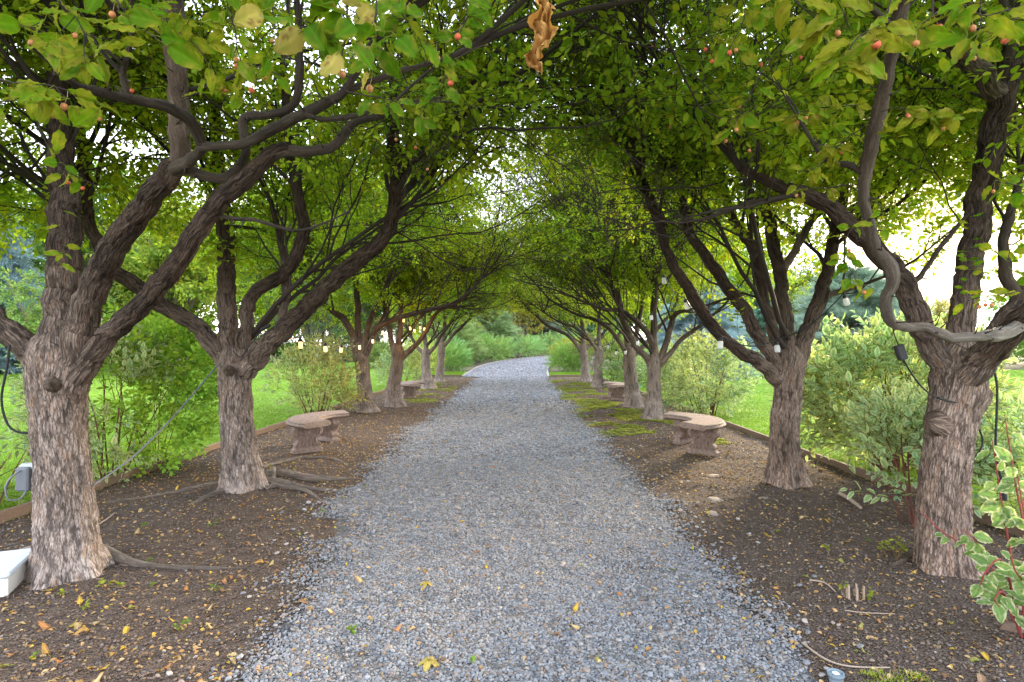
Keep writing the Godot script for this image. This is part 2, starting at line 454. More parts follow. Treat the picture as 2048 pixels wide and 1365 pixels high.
	var tr1 := make_tree("reddish thick crabapple at the front right with an S-shaped grey branch",
		[[1890, 1142, 3.83, 112], [1888, 1060, 3.83, 108], [1890, 960, 3.83, 104], [1897, 890, 3.83, 104], [1906, 830, 3.83, 110], [1917, 770, 3.83, 112], [1925, 725, 3.83, 112]],
		[[[[1900, 810, 3.85, 66], [1886, 735, 3.85, 60], [1858, 680, 3.85, 56], [1825, 605, 3.85, 50], [1794, 545, 3.85, 46], [1738, 484, 3.85, 42], [1681, 428, 3.9, 38], [1635, 400, 3.9, 35], [1579, 380, 3.95, 29], [1535, 362, 4, 23], [1480, 335, 4.1, 15]], 1.2, 0.8],
		[[[1585, 388, 3.95, 16], [1545, 400, 3.92, 13], [1502, 405, 3.9, 11], [1415, 436, 3.85, 8], [1365, 446, 3.8, 5]], 0.3, 0.8, 1],
		[[[2110, 572, 3.12, 26], [2052, 640, 3.28, 34], [2000, 668, 3.27, 36], [1953, 673, 3.2, 27], [1902, 677, 3.15, 24], [1856, 656, 3.1, 24], [1810, 654, 3.05, 24], [1781, 640, 3.0, 25], [1774, 605, 2.97, 26], [1788, 562, 2.94, 28], [1784, 533, 2.92, 29], [1753, 497, 2.9, 26], [1740, 451, 2.87, 24], [1730, 400, 2.83, 25], [1731, 349, 2.8, 26], [1743, 282, 2.74, 29], [1763, 205, 2.67, 32], [1779, 128, 2.6, 33], [1794, 62, 2.55, 34], [1806, -10, 2.5, 33], [1815, -110, 2.45, 29]], 1.4, 0.92, 1, Color(1.0, 0.97, 0.93), Color(0.40, 0.32, 0.26)],
		[[[1930, 770, 3.85, 80], [1924, 690, 3.88, 62], [1926, 620, 3.9, 56], [1938, 538, 3.95, 56], [1963, 410, 4, 59], [1985, 290, 4, 58], [2005, 190, 4, 60], [2030, 100, 4, 48], [2050, 0, 4, 38]], 1.6, 0.75],
		[[[2008, 205, 4, 50], [1965, 148, 3.9, 46], [1925, 110, 3.85, 42], [1890, 70, 3.8, 34], [1880, 20, 3.75, 28], [1868, -60, 3.7, 22]], 1.4, 0.7],
		[[[2012, 170, 4, 30], [2022, 80, 3.95, 22], [2005, 0, 3.9, 16]], 1.0, 0.6, 1],
		[[[1915, 820, 3.83, 66], [1950, 738, 3.72, 78], [2000, 684, 3.5, 66], [2045, 640, 3.3, 62], [2110, 570, 3.1, 54], [2190, 470, 3.0, 42]], 1.6, 0.8],
		[[[1945, 745, 3.9, 62], [1985, 682, 4.0, 52], [2035, 606, 4.1, 44], [2090, 530, 4.2, 36]], 1.6, 0.7],
		[[[2040, 604, 4.1, 34], [2015, 550, 4.15, 30], [2008, 480, 4.2, 25], [2030, 400, 4.25, 19], [2045, 330, 4.3, 13]], 1.0, 0.5, 1],
		[[[1812, 568, 3.85, 12], [1840, 555, 3.85, 13], [1876, 502, 3.9, 12], [1917, 451, 3.95, 10], [1960, 400, 4.05, 7]], 0.6, 0.7, 1],
		[[[1730, 352, 2.8, 12], [1700, 330, 2.82, 14], [1660, 325, 2.85, 12], [1630, 290, 2.9, 9], [1600, 240, 2.95, 6]], 0.3, 0.9, 1]],
		{"flare": 0.07, "lobes": 4, "ups": 9, "skirts": 10, "fill": 0.95})
	make_tree("upright crabapple of the right row before the right bench",
		[[1572, 972, 6.2, 66], [1570, 920, 6.2, 63], [1570, 860, 6.2, 60], [1575, 790, 6.2, 58], [1578, 745, 6.2, 61], [1580, 718, 6.2, 62]],
		[[[[1562, 765, 6.2, 38], [1540, 744, 6.15, 32], [1505, 716, 6.05, 28], [1460, 688, 5.95, 26], [1421, 645, 5.85, 25], [1390, 600, 5.75, 24], [1360, 550, 5.65, 22], [1340, 520, 5.6, 20], [1323, 462, 5.55, 19], [1283, 352, 5.45, 17], [1266, 281, 5.4, 14], [1250, 200, 5.3, 11], [1225, 120, 5.2, 8]], 1.2, 0.6],
		[[[1562, 745, 6.2, 30], [1522, 680, 6.1, 28], [1476, 600, 6.0, 26], [1430, 538, 5.9, 24], [1379, 461, 5.8, 20], [1362, 380, 5.7, 17], [1348, 300, 5.6, 14], [1320, 200, 5.5, 10]], 1.2, 0.55],
		[[[1570, 740, 6.25, 30], [1553, 682, 6.25, 26], [1527, 590, 6.2, 24], [1507, 502, 6.15, 22], [1466, 436, 6.1, 18], [1440, 340, 6, 14], [1420, 240, 6, 10]], 1.3, 0.5],
		[[[1580, 740, 6.2, 38], [1574, 660, 6.25, 30], [1558, 544, 6.3, 28], [1543, 461, 6.3, 26], [1527, 400, 6.3, 23], [1512, 280, 6.3, 19], [1470, 180, 6.3, 15], [1440, 100, 6.2, 12], [1394, 0, 6.1, 9]], 1.2, 0.5],
		[[[1562, 545, 6.3, 20], [1604, 477, 6.3, 16], [1630, 430, 6.3, 13], [1660, 380, 6.3, 9]], 1.2, 0.5],
		[[[1588, 750, 6.2, 44], [1605, 692, 6.2, 36], [1640, 597, 6.2, 31], [1661, 523, 6.25, 27], [1672, 450, 6.3, 22], [1690, 370, 6.4, 16]], 1.5, 0.55],
		[[[1640, 597, 6.2, 15], [1690, 580, 6.1, 12], [1730, 568, 6.0, 9]], 1.0, 0.5]], {"flare": 0.12, "lobes": 4, "ups": 7})
	make_tree("many stemmed crabapple just behind the right bench",
		[[1308, 841, 11.7, 40], [1308, 800, 11.7, 30], [1308, 760, 11.7, 27], [1308, 725, 11.7, 29]],
		[[[[1302, 732, 11.7, 17], [1293, 715, 11.7, 14], [1273, 694, 11.6, 13], [1255, 661, 11.5, 12], [1243, 632, 11.4, 11], [1234, 585, 11.3, 10], [1217, 550, 11.2, 9], [1190, 480, 11, 6]], 1.2, 0.5],
		[[[1306, 726, 11.7, 17], [1305, 690, 11.7, 13], [1293, 665, 11.6, 12], [1270, 640, 11.5, 10], [1243, 622, 11.4, 9], [1205, 618, 11.2, 7], [1160, 600, 11, 5], [1110, 580, 10.8, 4]], 1.0, 0.55],
		[[[1311, 728, 11.7, 18], [1309, 680, 11.7, 15], [1308, 620, 11.7, 13], [1311, 540, 11.7, 11], [1300, 440, 11.6, 8], [1285, 330, 11.5, 6]], 1.2, 0.45],
		[[[1316, 730, 11.7, 16], [1332, 690, 11.7, 13], [1340, 655, 11.7, 12], [1352, 628, 11.6, 10], [1381, 620, 11.5, 7]], 1.4, 0.5],
		[[[1318, 732, 11.7, 14], [1343, 705, 11.6, 10], [1363, 679, 11.5, 9], [1407, 647, 11.4, 7], [1450, 610, 11.3, 5]], 1.4, 0.6]], {"flare": 0.11, "fill": 0.95})
	make_tree("crabapple standing between the two right benches",
		[[1268, 816, 14, 37], [1264, 780, 14, 29], [1260, 740, 14, 27], [1259, 705, 14, 26]],
		[[[[1254, 714, 14, 12], [1243, 690, 13.9, 9], [1220, 660, 13.8, 8], [1190, 640, 13.6, 7], [1150, 628, 13.4, 5], [1100, 600, 13.2, 4]], 1.2, 0.5],
		[[[1257, 709, 14, 13], [1250, 660, 14, 10], [1240, 600, 14, 8], [1220, 520, 13.8, 6]], 1.4, 0.5], [[[1262, 709, 14, 13], [1275, 660, 14, 10], [1285, 600, 14, 8], [1290, 520, 14, 6]], 1.4, 0.5],
		[[[1266, 712, 14, 12], [1290, 690, 14.1, 9], [1305, 670, 14.2, 8], [1340, 630, 14.3, 5]], 1.4, 0.6]], {"flare": 0.10, "fill": 0.95, "ups": 9})
	make_tree("right row crabapple directly behind the far right bench",
		[[1195, 778, 21, 25], [1197, 740, 21, 18], [1199, 700, 21, 17]],
		[[[[1197, 704, 21, 10], [1180, 680, 20.8, 7], [1150, 655, 20.5, 6], [1120, 645, 20.2, 4], [1080, 620, 20, 3]], 1.2, 0.5],
		[[[1199, 704, 21, 10], [1198, 650, 21, 7], [1196, 580, 21, 5]], 1.5, 0.5], [[[1202, 704, 21, 9], [1225, 685, 21, 6], [1245, 660, 21, 5]], 1.4, 0.5]], {"fill": 0.85})
	make_tree("last crabapple of the right row arching low over the far path",
		[[1172, 766, 24.4, 21], [1170, 730, 24.4, 16], [1166, 695, 24.4, 15]],
		[[[[1162, 702, 24.4, 9], [1138, 673, 24.2, 7], [1097, 653, 24, 6], [1070, 629, 23.8, 5], [1032, 591, 23.5, 4]], 1.2, 0.6],
		[[[1166, 698, 24.4, 10], [1165, 650, 24.4, 7], [1155, 600, 24.3, 6], [1140, 540, 24.2, 4]], 1.4, 0.5], [[[1171, 700, 24.4, 9], [1185, 686, 24.4, 7], [1205, 670, 24.4, 5]], 1.4, 0.5]], {"fill": 0.85, "hue": 0.3})
	# stubs and burls on the reddish trunk
	for q in [[[1905, 862, 3.83, 84], [1882, 850, 3.8, 74], [1868, 845, 3.78, 60], [1860, 842, 3.78, 40], [1856, 841, 3.78, 14]], [[1935, 822, 3.86, 70], [1960, 797, 3.88, 48], [1972, 785, 3.9, 34], [1978, 779, 3.9, 12]]]:
		var tr := trace(q, 0.02)
		var tp: PackedVector3Array = tr[0]
		for i in tp.size(): tp[i] -= tr1.position
		var s := Shape.new()
		bark_tube(s, tp, tr[1], 28, 0.009, Color(0.7, 0.62, 0.56), Color(0.7, 0.62, 0.56), 0.0, 5, q[0][0])
		obj("burl", s.mesh(), M.bark, tr1)
	# dark scars where limbs came off
	for q in [[tl1, [[110, 768, 3.6, 46], [105, 769, 3.49, 40], [103, 769, 3.46, 18]]], [tl2, [[461, 742, 5.85, 30], [457, 742, 5.70, 23], [456, 742, 5.68, 9]]]]:
		var tr := trace(q[1], 0.015)
		var tp: PackedVector3Array = tr[0]
		for i in tp.size(): tp[i] -= q[0].position
		var s := Shape.new()
		bark_tube(s, tp, tr[1], 24, 0.007, Color(0.6, 0.55, 0.5), Color(0.22, 0.19, 0.17), 0.0, 5, 3.0)
		obj("knot", s.mesh(), M.bark, q[0])
	# roots over the soil
	root_tube(tl2, [[535, 958, 0.055, 0.02], [575, 962, 0.05, 0.025], [620, 966, 0.045, 0.03], [660, 964, 0.036, 0.02], [700, 958, 0.02, 0.0], [740, 958, 0.012, -0.02]])
	root_tube(tl2, [[520, 975, 0.06, 0.02], [560, 978, 0.045, 0.02], [610, 982, 0.028, 0.015], [660, 985, 0.022, 0.01], [690, 986, 0.014, -0.01]])
	root_tube(tl2, [[530, 988, 0.02, 0.0], [548, 982, 0.024, 0.02], [580, 984, 0.022, 0.02], [615, 990, 0.02, 0.015], [642, 1003, 0.012, -0.01]])
	root_tube(tl2, [[546, 985, 0.024, 0.0], [546, 968, 0.028, 0.06], [547, 958, 0.026, 0.09]])
	root_tube(tl2, [[525, 942, 0.022, 0.0], [580, 930, 0.024, 0.018], [620, 925, 0.022, 0.02], [665, 925, 0.018, 0.01], [690, 930, 0.012, -0.01]])
	root_tube(tl2, [[465, 985, 0.055, 0.01], [430, 998, 0.03, 0.01], [400, 1010, 0.022, 0.01], [372, 1022, 0.014, -0.01]])
	root_tube(tl2, [[455, 972, 0.04, 0.01], [400, 985, 0.022, 0.006], [300, 1000, 0.016, 0.004], [215, 1012, 0.012, 0.0]])
	root_tube(tl1, [[190, 1120, 0.07, 0.02], [225, 1132, 0.05, 0.02], [262, 1142, 0.03, 0.01], [320, 1146, 0.016, 0.008], [400, 1142, 0.014, 0.008], [480, 1137, 0.01, 0.0], [530, 1135, 0.007, -0.01]])
	root_tube(tr1, [[1846, 1120, 0.05, 0.01], [1815, 1130, 0.03, 0.0], [1780, 1140, 0.02, -0.02]], false)


# ---------------------------------------------------------------- materials
func plain(key: String, albedo: Color, rough: float, vertex := false) -> StandardMaterial3D:
	var m := StandardMaterial3D.new()
	m.resource_name = key
	m.albedo_color = albedo.linear_to_srgb()
	m.roughness = rough
	m.vertex_color_use_as_albedo = vertex
	m.metallic_specular = 0.35
	M[key] = m
	return m


func noise(kind: int, freq: float, octaves: int, seed_: int) -> FastNoiseLite:
	var f := FastNoiseLite.new()
	f.noise_type = kind
	f.frequency = freq
	f.fractal_octaves = octaves
	f.seed = seed_
	return f


func bytes_of(f: FastNoiseLite, w: int, h: int) -> PackedByteArray:
	var im := f.get_seamless_image(w, h)
	im.convert(Image.FORMAT_L8)
	return im.get_data()


# colour and relief pictures from a rule that turns noise values into [colour, height]
func picture(w: int, h: int, rule: Callable) -> Array:
	var col := PackedByteArray()
	var hei := PackedByteArray()
	col.resize(w * h * 3)
	hei.resize(w * h)
	for i in w * h:
		var r: Array = rule.call(i)
		var c: Color = r[0]
		var s := c.linear_to_srgb()
		col[i * 3] = clampi(int(s.r * 255.0), 0, 255); col[i * 3 + 1] = clampi(int(s.g * 255.0), 0, 255); col[i * 3 + 2] = clampi(int(s.b * 255.0), 0, 255)
		hei[i] = clampi(int(r[1] * 255.0), 0, 255)
	return [ImageTexture.create_from_image(Image.create_from_data(w, h, false, Image.FORMAT_RGB8, col)), ImageTexture.create_from_image(Image.create_from_data(w, h, false, Image.FORMAT_L8, hei))]


func make_materials() -> void:
	# bark: long flaking plates with dark cracks between
	var cell := noise(FastNoiseLite.TYPE_CELLULAR, 0.034, 1, 5)
	cell.cellular_return_type = FastNoiseLite.RETURN_DISTANCE2_SUB
	cell.domain_warp_enabled = true
	cell.domain_warp_amplitude = 26.0
	cell.domain_warp_frequency = 0.035
	var A := bytes_of(cell, 512, 512)
	var B := bytes_of(noise(FastNoiseLite.TYPE_SIMPLEX_SMOOTH, 0.012, 4, 8), 512, 512)
	var D := bytes_of(noise(FastNoiseLite.TYPE_SIMPLEX_SMOOTH, 0.09, 3, 9), 512, 512)
	var bark := picture(512, 512, func(i: int) -> Array:
		var d := D[i] / 255.0
		var b := B[i] / 255.0
		var st := D[(i / 512) * 512 + ((i % 512) * 3) % 512] / 255.0
		var a := smoothstep(-0.26, 0.26, A[i] / 255.0 + 0.5 * (d - 0.5) + 0.95 * (st - 0.5) + 0.3 * (b - 0.5))
		var light := Color(0.50, 0.425, 0.37).lerp(Color(0.325, 0.27, 0.235), smoothstep(0.35, 0.68, d))
		light = light.lerp(Color(0.36, 0.225, 0.14), smoothstep(0.70, 0.82, b) * 0.7)
		light = light.lerp(Color(0.18, 0.16, 0.15), smoothstep(0.40, 0.26, b) * 0.8) * (0.82 + 0.36 * st)
		return [Color(0.165, 0.127, 0.104).lerp(light, a), a * 0.6 + 0.4 * d])
	var m := plain("bark", Color.WHITE, 0.93, true)
	m.albedo_texture = bark[0]
	m.heightmap_enabled = true
	m.heightmap_texture = bark[1]
	m.heightmap_scale = 1.6
	m.metallic_specular = 0.2
	m.uv1_scale = Vector3(1.15, 0.36, 1)

	var sm := picture(256, 256, func(i: int) -> Array:
		var d := D[(i / 256) * 512 + i % 256] / 255.0
		var b := B[(i / 256) * 512 + i % 256] / 255.0
		return [Color(0.30, 0.27, 0.235).lerp(Color(0.19, 0.165, 0.14), smoothstep(0.3, 0.7, d)).lerp(Color(0.36, 0.34, 0.31), smoothstep(0.55, 0.75, b)), d])
	m = plain("young_bark", Color.WHITE, 0.75, true)      # smooth grey rind of the younger branches
	m.albedo_texture = sm[0]
	m.heightmap_enabled = true
	m.heightmap_texture = sm[1]
	m.heightmap_scale = 0.7
	m.uv1_scale = Vector3(2, 1, 1)

	plain("twig", Color(0.042, 0.032, 0.026), 0.85, true)

	var soil := picture(512, 512, func(i: int) -> Array:
		var a := A[i] / 255.0
		var b := B[i] / 255.0
		var d := D[i] / 255.0
		var c := Color(0.088, 0.065, 0.052).lerp(Color(0.155, 0.118, 0.096), smoothstep(0.3, 0.75, d * 0.6 + b * 0.4))
		c = c.lerp(Color(0.17, 0.14, 0.118), smoothstep(0.70, 0.82, d))
		return [c.lerp(Color(0.042, 0.031, 0.025), smoothstep(0.45, 0.2, d) * 0.7), d * 0.7 + 0.3 * a])
	m = plain("soil", Color.WHITE, 0.95)
	m.albedo_texture = soil[0]
	m.heightmap_enabled = true
	m.heightmap_texture = soil[1]
	m.heightmap_scale = 3.0
	m.uv1_triplanar = true
	m.uv1_world_triplanar = true
	m.uv1_scale = Vector3(1.3, 1.3, 1.3)
	m.metallic_specular = 0.2

	var grit := picture(512, 512, func(i: int) -> Array:
		var a := A[i] / 255.0
		var d := D[i] / 255.0
		var b := B[i] / 255.0
		var c := Color(0.075, 0.077, 0.083).lerp(Color(0.19, 0.194, 0.205), smoothstep(0.25, 0.75, d))
		c = c.lerp(Color(0.30, 0.235, 0.19), smoothstep(0.66, 0.75, b))
		return [c * (0.45 + 0.55 * smoothstep(0.02, 0.3, a)), a])
	m = plain("grit", Color.WHITE, 0.9)
	m.albedo_texture = grit[0]
	m.heightmap_enabled = true
	m.heightmap_texture = grit[1]
	m.heightmap_scale = 1.5
	m.uv1_triplanar = true
	m.uv1_world_triplanar = true
	m.uv1_scale = Vector3(2.2, 2.2, 2.2)

	var turf := picture(512, 512, func(i: int) -> Array:
		var d := D[i] / 255.0
		var b := B[i] / 255.0
		return [Color(0.14, 0.26, 0.028).lerp(Color(0.28, 0.44, 0.06), d * 0.6 + b * 0.4), d])
	m = plain("turf", Color.WHITE, 0.9)
	m.albedo_texture = turf[0]
	m.heightmap_enabled = true
	m.heightmap_texture = turf[1]
	m.heightmap_scale = 4.0
	m.uv1_triplanar = true
	m.uv1_world_triplanar = true
	m.uv1_scale = Vector3(1.1, 1.1, 1.1)

	var mulch := picture(256, 256, func(i: int) -> Array:
		var d := D[(i / 256) * 512 + i % 256] / 255.0
		return [Color(0.07, 0.075, 0.03).lerp(Color(0.17, 0.13, 0.09), d), d])
	m = plain("mulch", Color.WHITE, 0.95)
	m.albedo_texture = mulch[0]
	m.uv1_triplanar = true
	m.uv1_world_triplanar = true
	m.uv1_scale = Vector3(0.7, 0.7, 0.7)

	var cast := picture(512, 512, func(i: int) -> Array:
		var d := D[i] / 255.0
		var b := B[i] / 255.0
		var c := Color(0.285, 0.205, 0.168).lerp(Color(0.18, 0.132, 0.107), smoothstep(0.3, 0.7, b)).lerp(Color(0.34, 0.275, 0.235), smoothstep(0.62, 0.78, d))
		return [c.lerp(Color(0.13, 0.10, 0.08), smoothstep(0.40, 0.26, d) * 0.6), d])
	m = plain("cast_stone", Color.WHITE, 0.85)
	m.albedo_texture = cast[0]
	m.heightmap_enabled = true
	m.heightmap_texture = cast[1]
	m.heightmap_scale = 0.35
	m.uv1_triplanar = true
	m.uv1_scale = Vector3(2.5, 2.5, 2.5)
	m.metallic_specular = 0.3

	var wood := picture(256, 256, func(i: int) -> Array:
		var x := i % 256
		var y := i / 256
		var d := D[((y * 6) % 512) * 512 + x] / 255.0
		return [Color(0.13, 0.085, 0.06).lerp(Color(0.235, 0.165, 0.12), d), d])
	m = plain("timber", Color.WHITE, 0.88)
	m.albedo_texture = wood[0]
	m.heightmap_enabled = true
	m.heightmap_texture = wood[1]
	m.heightmap_scale = 0.4
	m.uv1_triplanar = true
	m.uv1_scale = Vector3(4, 4, 0.7)

	m = plain("leaf", Color.WHITE, 0.55, true)
	m.metallic_specular = 0.22
	m.backlight_enabled = true
	m.backlight = Color(0.98, 1.0, 0.62).linear_to_srgb()
	m = plain("grass", Color.WHITE, 0.6, true)
	m.backlight_enabled = true
	m.backlight = Color(0.5, 0.55, 0.25).linear_to_srgb()
	m = plain("needle", Color.WHITE, 0.8, true)
	m.metallic_specular = 0.1
	m.backlight_enabled = true
	m.backlight = Color(0.3, 0.3, 0.2).linear_to_srgb()
	m = plain("fruit", Color.WHITE, 0.35, true)
	m.subsurf_scatter_enabled = true
	m.subsurf_scatter_strength = 0.15
	m = plain("dry_leaf", Color.WHITE, 0.7, true)
	m.backlight_enabled = true
	m.backlight = Color(0.5, 0.45, 0.35).linear_to_srgb()
	m = plain("dead_blade", Color.WHITE, 0.95, true)
	m.metallic_specular = 0.1
	m.backlight_enabled = true
	m.backlight = Color(0.7, 0.55, 0.3).linear_to_srgb()
	plain("stone", Color.WHITE, 0.8, true)
	plain("moss", Color.WHITE, 0.95, true)
	plain("black_rubber", Color(0.022, 0.023, 0.025), 0.55)
	plain("grey_plastic", Color(0.13, 0.14, 0.155), 0.5)
	plain("pale_grey_plastic", Color(0.36, 0.38, 0.4), 0.45)
	plain("white_plastic", Color(0.72, 0.70, 0.64), 0.45)
	plain("grey_lid", Color(0.50, 0.55, 0.60), 0.4)
	m = plain("glass", Color(0.95, 0.97, 1.0), 0.08)
	m.transparency = BaseMaterial3D.TRANSPARENCY_ALPHA
	m.albedo_color.a = 0.22
	m = plain("frosted", Color(0.8, 0.82, 0.82), 0.3)
	m.transparency = BaseMaterial3D.TRANSPARENCY_ALPHA
	m.albedo_color.a = 0.55
	m = plain("glow", Color(1, 0.85, 0.6), 0.5)
	m.emission_enabled = true
	m.emission = Color(1.0, 0.72, 0.36)
	m.emission_energy_multiplier = 0.34
	plain("brick_wall", Color(0.42, 0.22, 0.12), 0.9)
	plain("roof_red", Color(0.35, 0.09, 0.07), 0.85)
	plain("window_dark", Color(0.05, 0.06, 0.07), 0.15)
	plain("kerb", Color(0.27, 0.235, 0.21), 0.9)
	plain("lens", Color(0.55, 0.58, 0.6), 0.2)
	plain("petrol_metal", Color(0.17, 0.22, 0.26), 0.4)


# ---------------------------------------------------------------- leaves
func leaf_tone(y: float) -> Color:      # y: 0 green ... 1 yellow
	var g := Color(0.18, 0.32, 0.020).lerp(Color(0.38, 0.47, 0.026), clampf(y * 2.0, 0, 1))
	return g.lerp(Color(0.46, 0.34, 0.025), clampf(y * 2.0 - 1.0, 0, 1))


# a twig end with leaves along it, pointing along -z
func make_sprig(length: float, leaves: int, leaf_len: float, ratio: float, tone: Callable, rim := Color(-1, 0, 0), stem := Color(0.07, 0.05, 0.04), splay := 0.9) -> ArrayMesh:
	var s := Shape.new()
	var bend := rf(-0.06, 0.06)
	var at := func(t: float) -> Vector3: return Vector3(bend * t * t * 3.0, -0.03 * t * t, -length * t)
	s.tube(PackedVector3Array([at.call(0.0), at.call(0.5), at.call(1.0)]), PackedFloat32Array([0.0028, 0.002, 0.001]), 3, stem)
	for k in leaves:
		var t := (k + 0.7) / leaves
		var g := k * 2.4 + rf(-0.5, 0.5)
		var out := Vector3(cos(g), sin(g) * 0.75, 0)
		var d := (out * splay + Vector3(0, -0.15, -0.65) + rv() * 0.25).normalized()
		if k == leaves - 1: d = (Vector3(0, -0.1, -1) + rv() * 0.3).normalized()
		var up := (Vector3(0, 1, 0) + rv() * 0.55).normalized()
		var l := leaf_len * rf(0.7, 1.15)
		var o: Vector3 = at.call(t)
		var rr := rim
		if rim.r >= 0: rr = rim * rf(0.8, 1.1)
		s.leaf(o + d * 0.012, d, up, l, l * ratio * rf(0.85, 1.1), tone.call(), rf(0.05, 0.35), rr)
	return s.mesh()


var sprigs := []
var dogwood := []
var broad := []
var needles := []
var leaf_meshes := []


# one close leaf along -z with veins, a curl and its own patches of colour
func fine_leaf(length: float, width: float, base: Color, patch: Color, amount: float, curl: float, rim := Color(-1, 0, 0), cells := 11) -> ArrayMesh:
	var s := Shape.new()
	var nx := 8
	var off := rf(0, 50)
	for i in cells + 1:
		var t := float(i) / cells
		var w := width * 0.5 * pow(sin(PI * pow(t, 0.78)), 0.75) * (1.0 if t < 0.999 else 0.0)
		if i == 0: w = 0.001
		for j in nx + 1:
			var u := 2.0 * j / nx - 1.0
			var rib := 1.0 - absf(u)
			var y := 0.16 * absf(u) * w * 2.0 - curl * length * t * t * 0.6 + 0.004 * sin(t * 22.0 + absf(u) * 6.0) * absf(u) + 0.05 * curl * length * sin(t * 9.0 + off)
			var saw := 1.0 + (0.05 if i % 2 == 0 else -0.03) * (1.0 if absf(u) > 0.99 else 0.0)
			var x := u * w * saw
			var k := wobble.get_noise_2d(x * 1600.0 + off * 40.0, t * length * 1600.0 + off * 9.0) + 0.55 * absf(u)
			var col := base.lerp(patch, clampf(amount * 1.6 - 0.55 + k * 0.9, 0, 1) if amount > 0 else 0.0)
			col = col * (1.0 + 0.25 * maxf(0.0, 1.0 - absf(u) * 7.0))
			var vein := absf(fposmod(t * 6.5 - absf(u) * 0.9, 1.0) - 0.5) * 2.0
			col = col * (0.93 + 0.12 * smoothstep(0.75, 1.0, vein))
			if wobble.get_noise_2d(x * 5200.0 + off * 70.0, t * length * 5200.0) > 0.52: col = col.lerp(Color(0.16, 0.07, 0.025), 0.7)
			if rim.r >= 0:
				col = col.lerp(rim, smoothstep(0.66, 0.9, absf(u) + 0.35 * wobble.get_noise_2d(t * 300.0 + off, u * 60.0)) if absf(u) > 0.5 else 0.0)
			s.vert(Vector3(x, y, -t * length), Vector3.UP, Vector2(u * 0.5 + 0.5, t), col)
	for i in cells:
		for j in nx:
			var q := i * (nx + 1) + j
			s.quad(q, q + nx + 1, q + nx + 2, q + 1)
	s.smooth_normals()
	# the stalk
	s.tube(PackedVector3Array([Vector3(0, 0.004, 0.02), Vector3(0, 0, 0.0), Vector3(0, -0.0015, -length * 0.15)]), PackedFloat32Array([0.0011, 0.0011, 0.0006]), 4, base.lerp(Color(0.3, 0.3, 0.05), 0.5))
	return s.mesh()


func make_leaves() -> void:
	var tones := [0.12, 0.25, 0.38, 0.2]
	for k in 4:
		var mid: float = tones[k]
		sprigs.append(make_sprig(0.2, 8, 0.072, 0.56, func() -> Color: return leaf_tone(clampf(mid + rf(-0.2, 0.25) + (0.5 if rng.randf() < 0.05 else 0.0), 0, 1)) * rf(0.8, 1.15)))
	for k in 2:
		dogwood.append(make_sprig(0.3, 9, 0.088, 0.5, func() -> Color: return Color(0.18, 0.32, 0.11) * rf(0.8, 1.2), Color(0.58, 0.63, 0.38), Color(0.16, 0.05, 0.035)))
	for k in 2:
		broad.append(make_sprig(0.45, 12, 0.15, 0.6, func() -> Color: return Color(0.85, 0.95, 0.75) * rf(0.6, 1.1), Color(-1, 0, 0), Color(0.3, 0.25, 0.2)))
	for k in 2:      # a spray of needles: many thin blades round a drooping shoot
		var s := Shape.new()
		for j in 46:
			var t := j / 46.0
			var g := j * 2.4
			var o := Vector3(0, -0.05 * t * t, -0.42 * t)
			var d := Vector3(cos(g) * 0.9, sin(g) * 0.7, -0.85).normalized()
			var side := d.cross(Vector3(sin(g), -cos(g), 0.3)).normalized() * 0.006
			var l := rf(0.07, 0.12)
			var c := Color.WHITE * rf(0.65, 1.15)
			var nn := side.cross(d).normalized()
			var a := s.vert(o - side, nn, Vector2.ZERO, c)
			s.vert(o + d * l, nn, Vector2.ZERO, c); s.vert(o + side, nn, Vector2.ZERO, c)
			s.tri(a, a + 1, a + 2)
		needles.append(s.mesh())
	for k in 12:
		var y := [0.0, 0.08, 0.15, 0.2, 0.05, 0.25, 0.35, 0.45, 0.12, 0.6, 0.8, 0.95]
		var amt := [0.1, 0.3, 0.5, 0.3, 0.75, 0.5, 0.4, 0.3, 0.0, 0.5, 0.2, 0.3]
		leaf_meshes.append(fine_leaf(0.075 * rf(0.82, 1.12), 0.043 * rf(0.8, 1.2), leaf_tone(y[k]) * Color(0.47, 0.64, 0.46), Color(0.46, 0.38, 0.10) if k % 3 == 1 else Color(0.34, 0.33, 0.03), amt[k], rf(-0.1, 0.65)))


# ---------------------------------------------------------------- trees
var S: Shape                 # where branches are being built
var origin := Vector3()
var put_at := [[], [], [], []]
var put_tint := [PackedColorArray(), PackedColorArray(), PackedColorArray(), PackedColorArray()]
var lean := Vector3()
var fill := 1.0
var hue := 0.0


func dome(p: Vector3) -> bool:       # room kept clear of leaves: the tunnel over the path and what the near branches leave open
	var d := -p.z
	var ax := absf(p.x)
	var low := maxf(1.75, 3.15 - 0.13 * ax * ax)
	if ax < 3.0 and d > 18.0: low -= 0.25
	if p.y < low: return true
	if d < 3.3 and d > -0.4 and ax < 3.5:      # in front of the lens
		var rise := (p.y - 1.5) / maxf(d, 0.05)
		if d > 0.05 and rise < 0.62 and ax / maxf(d, 0.05) < 1.0: return true
	return false


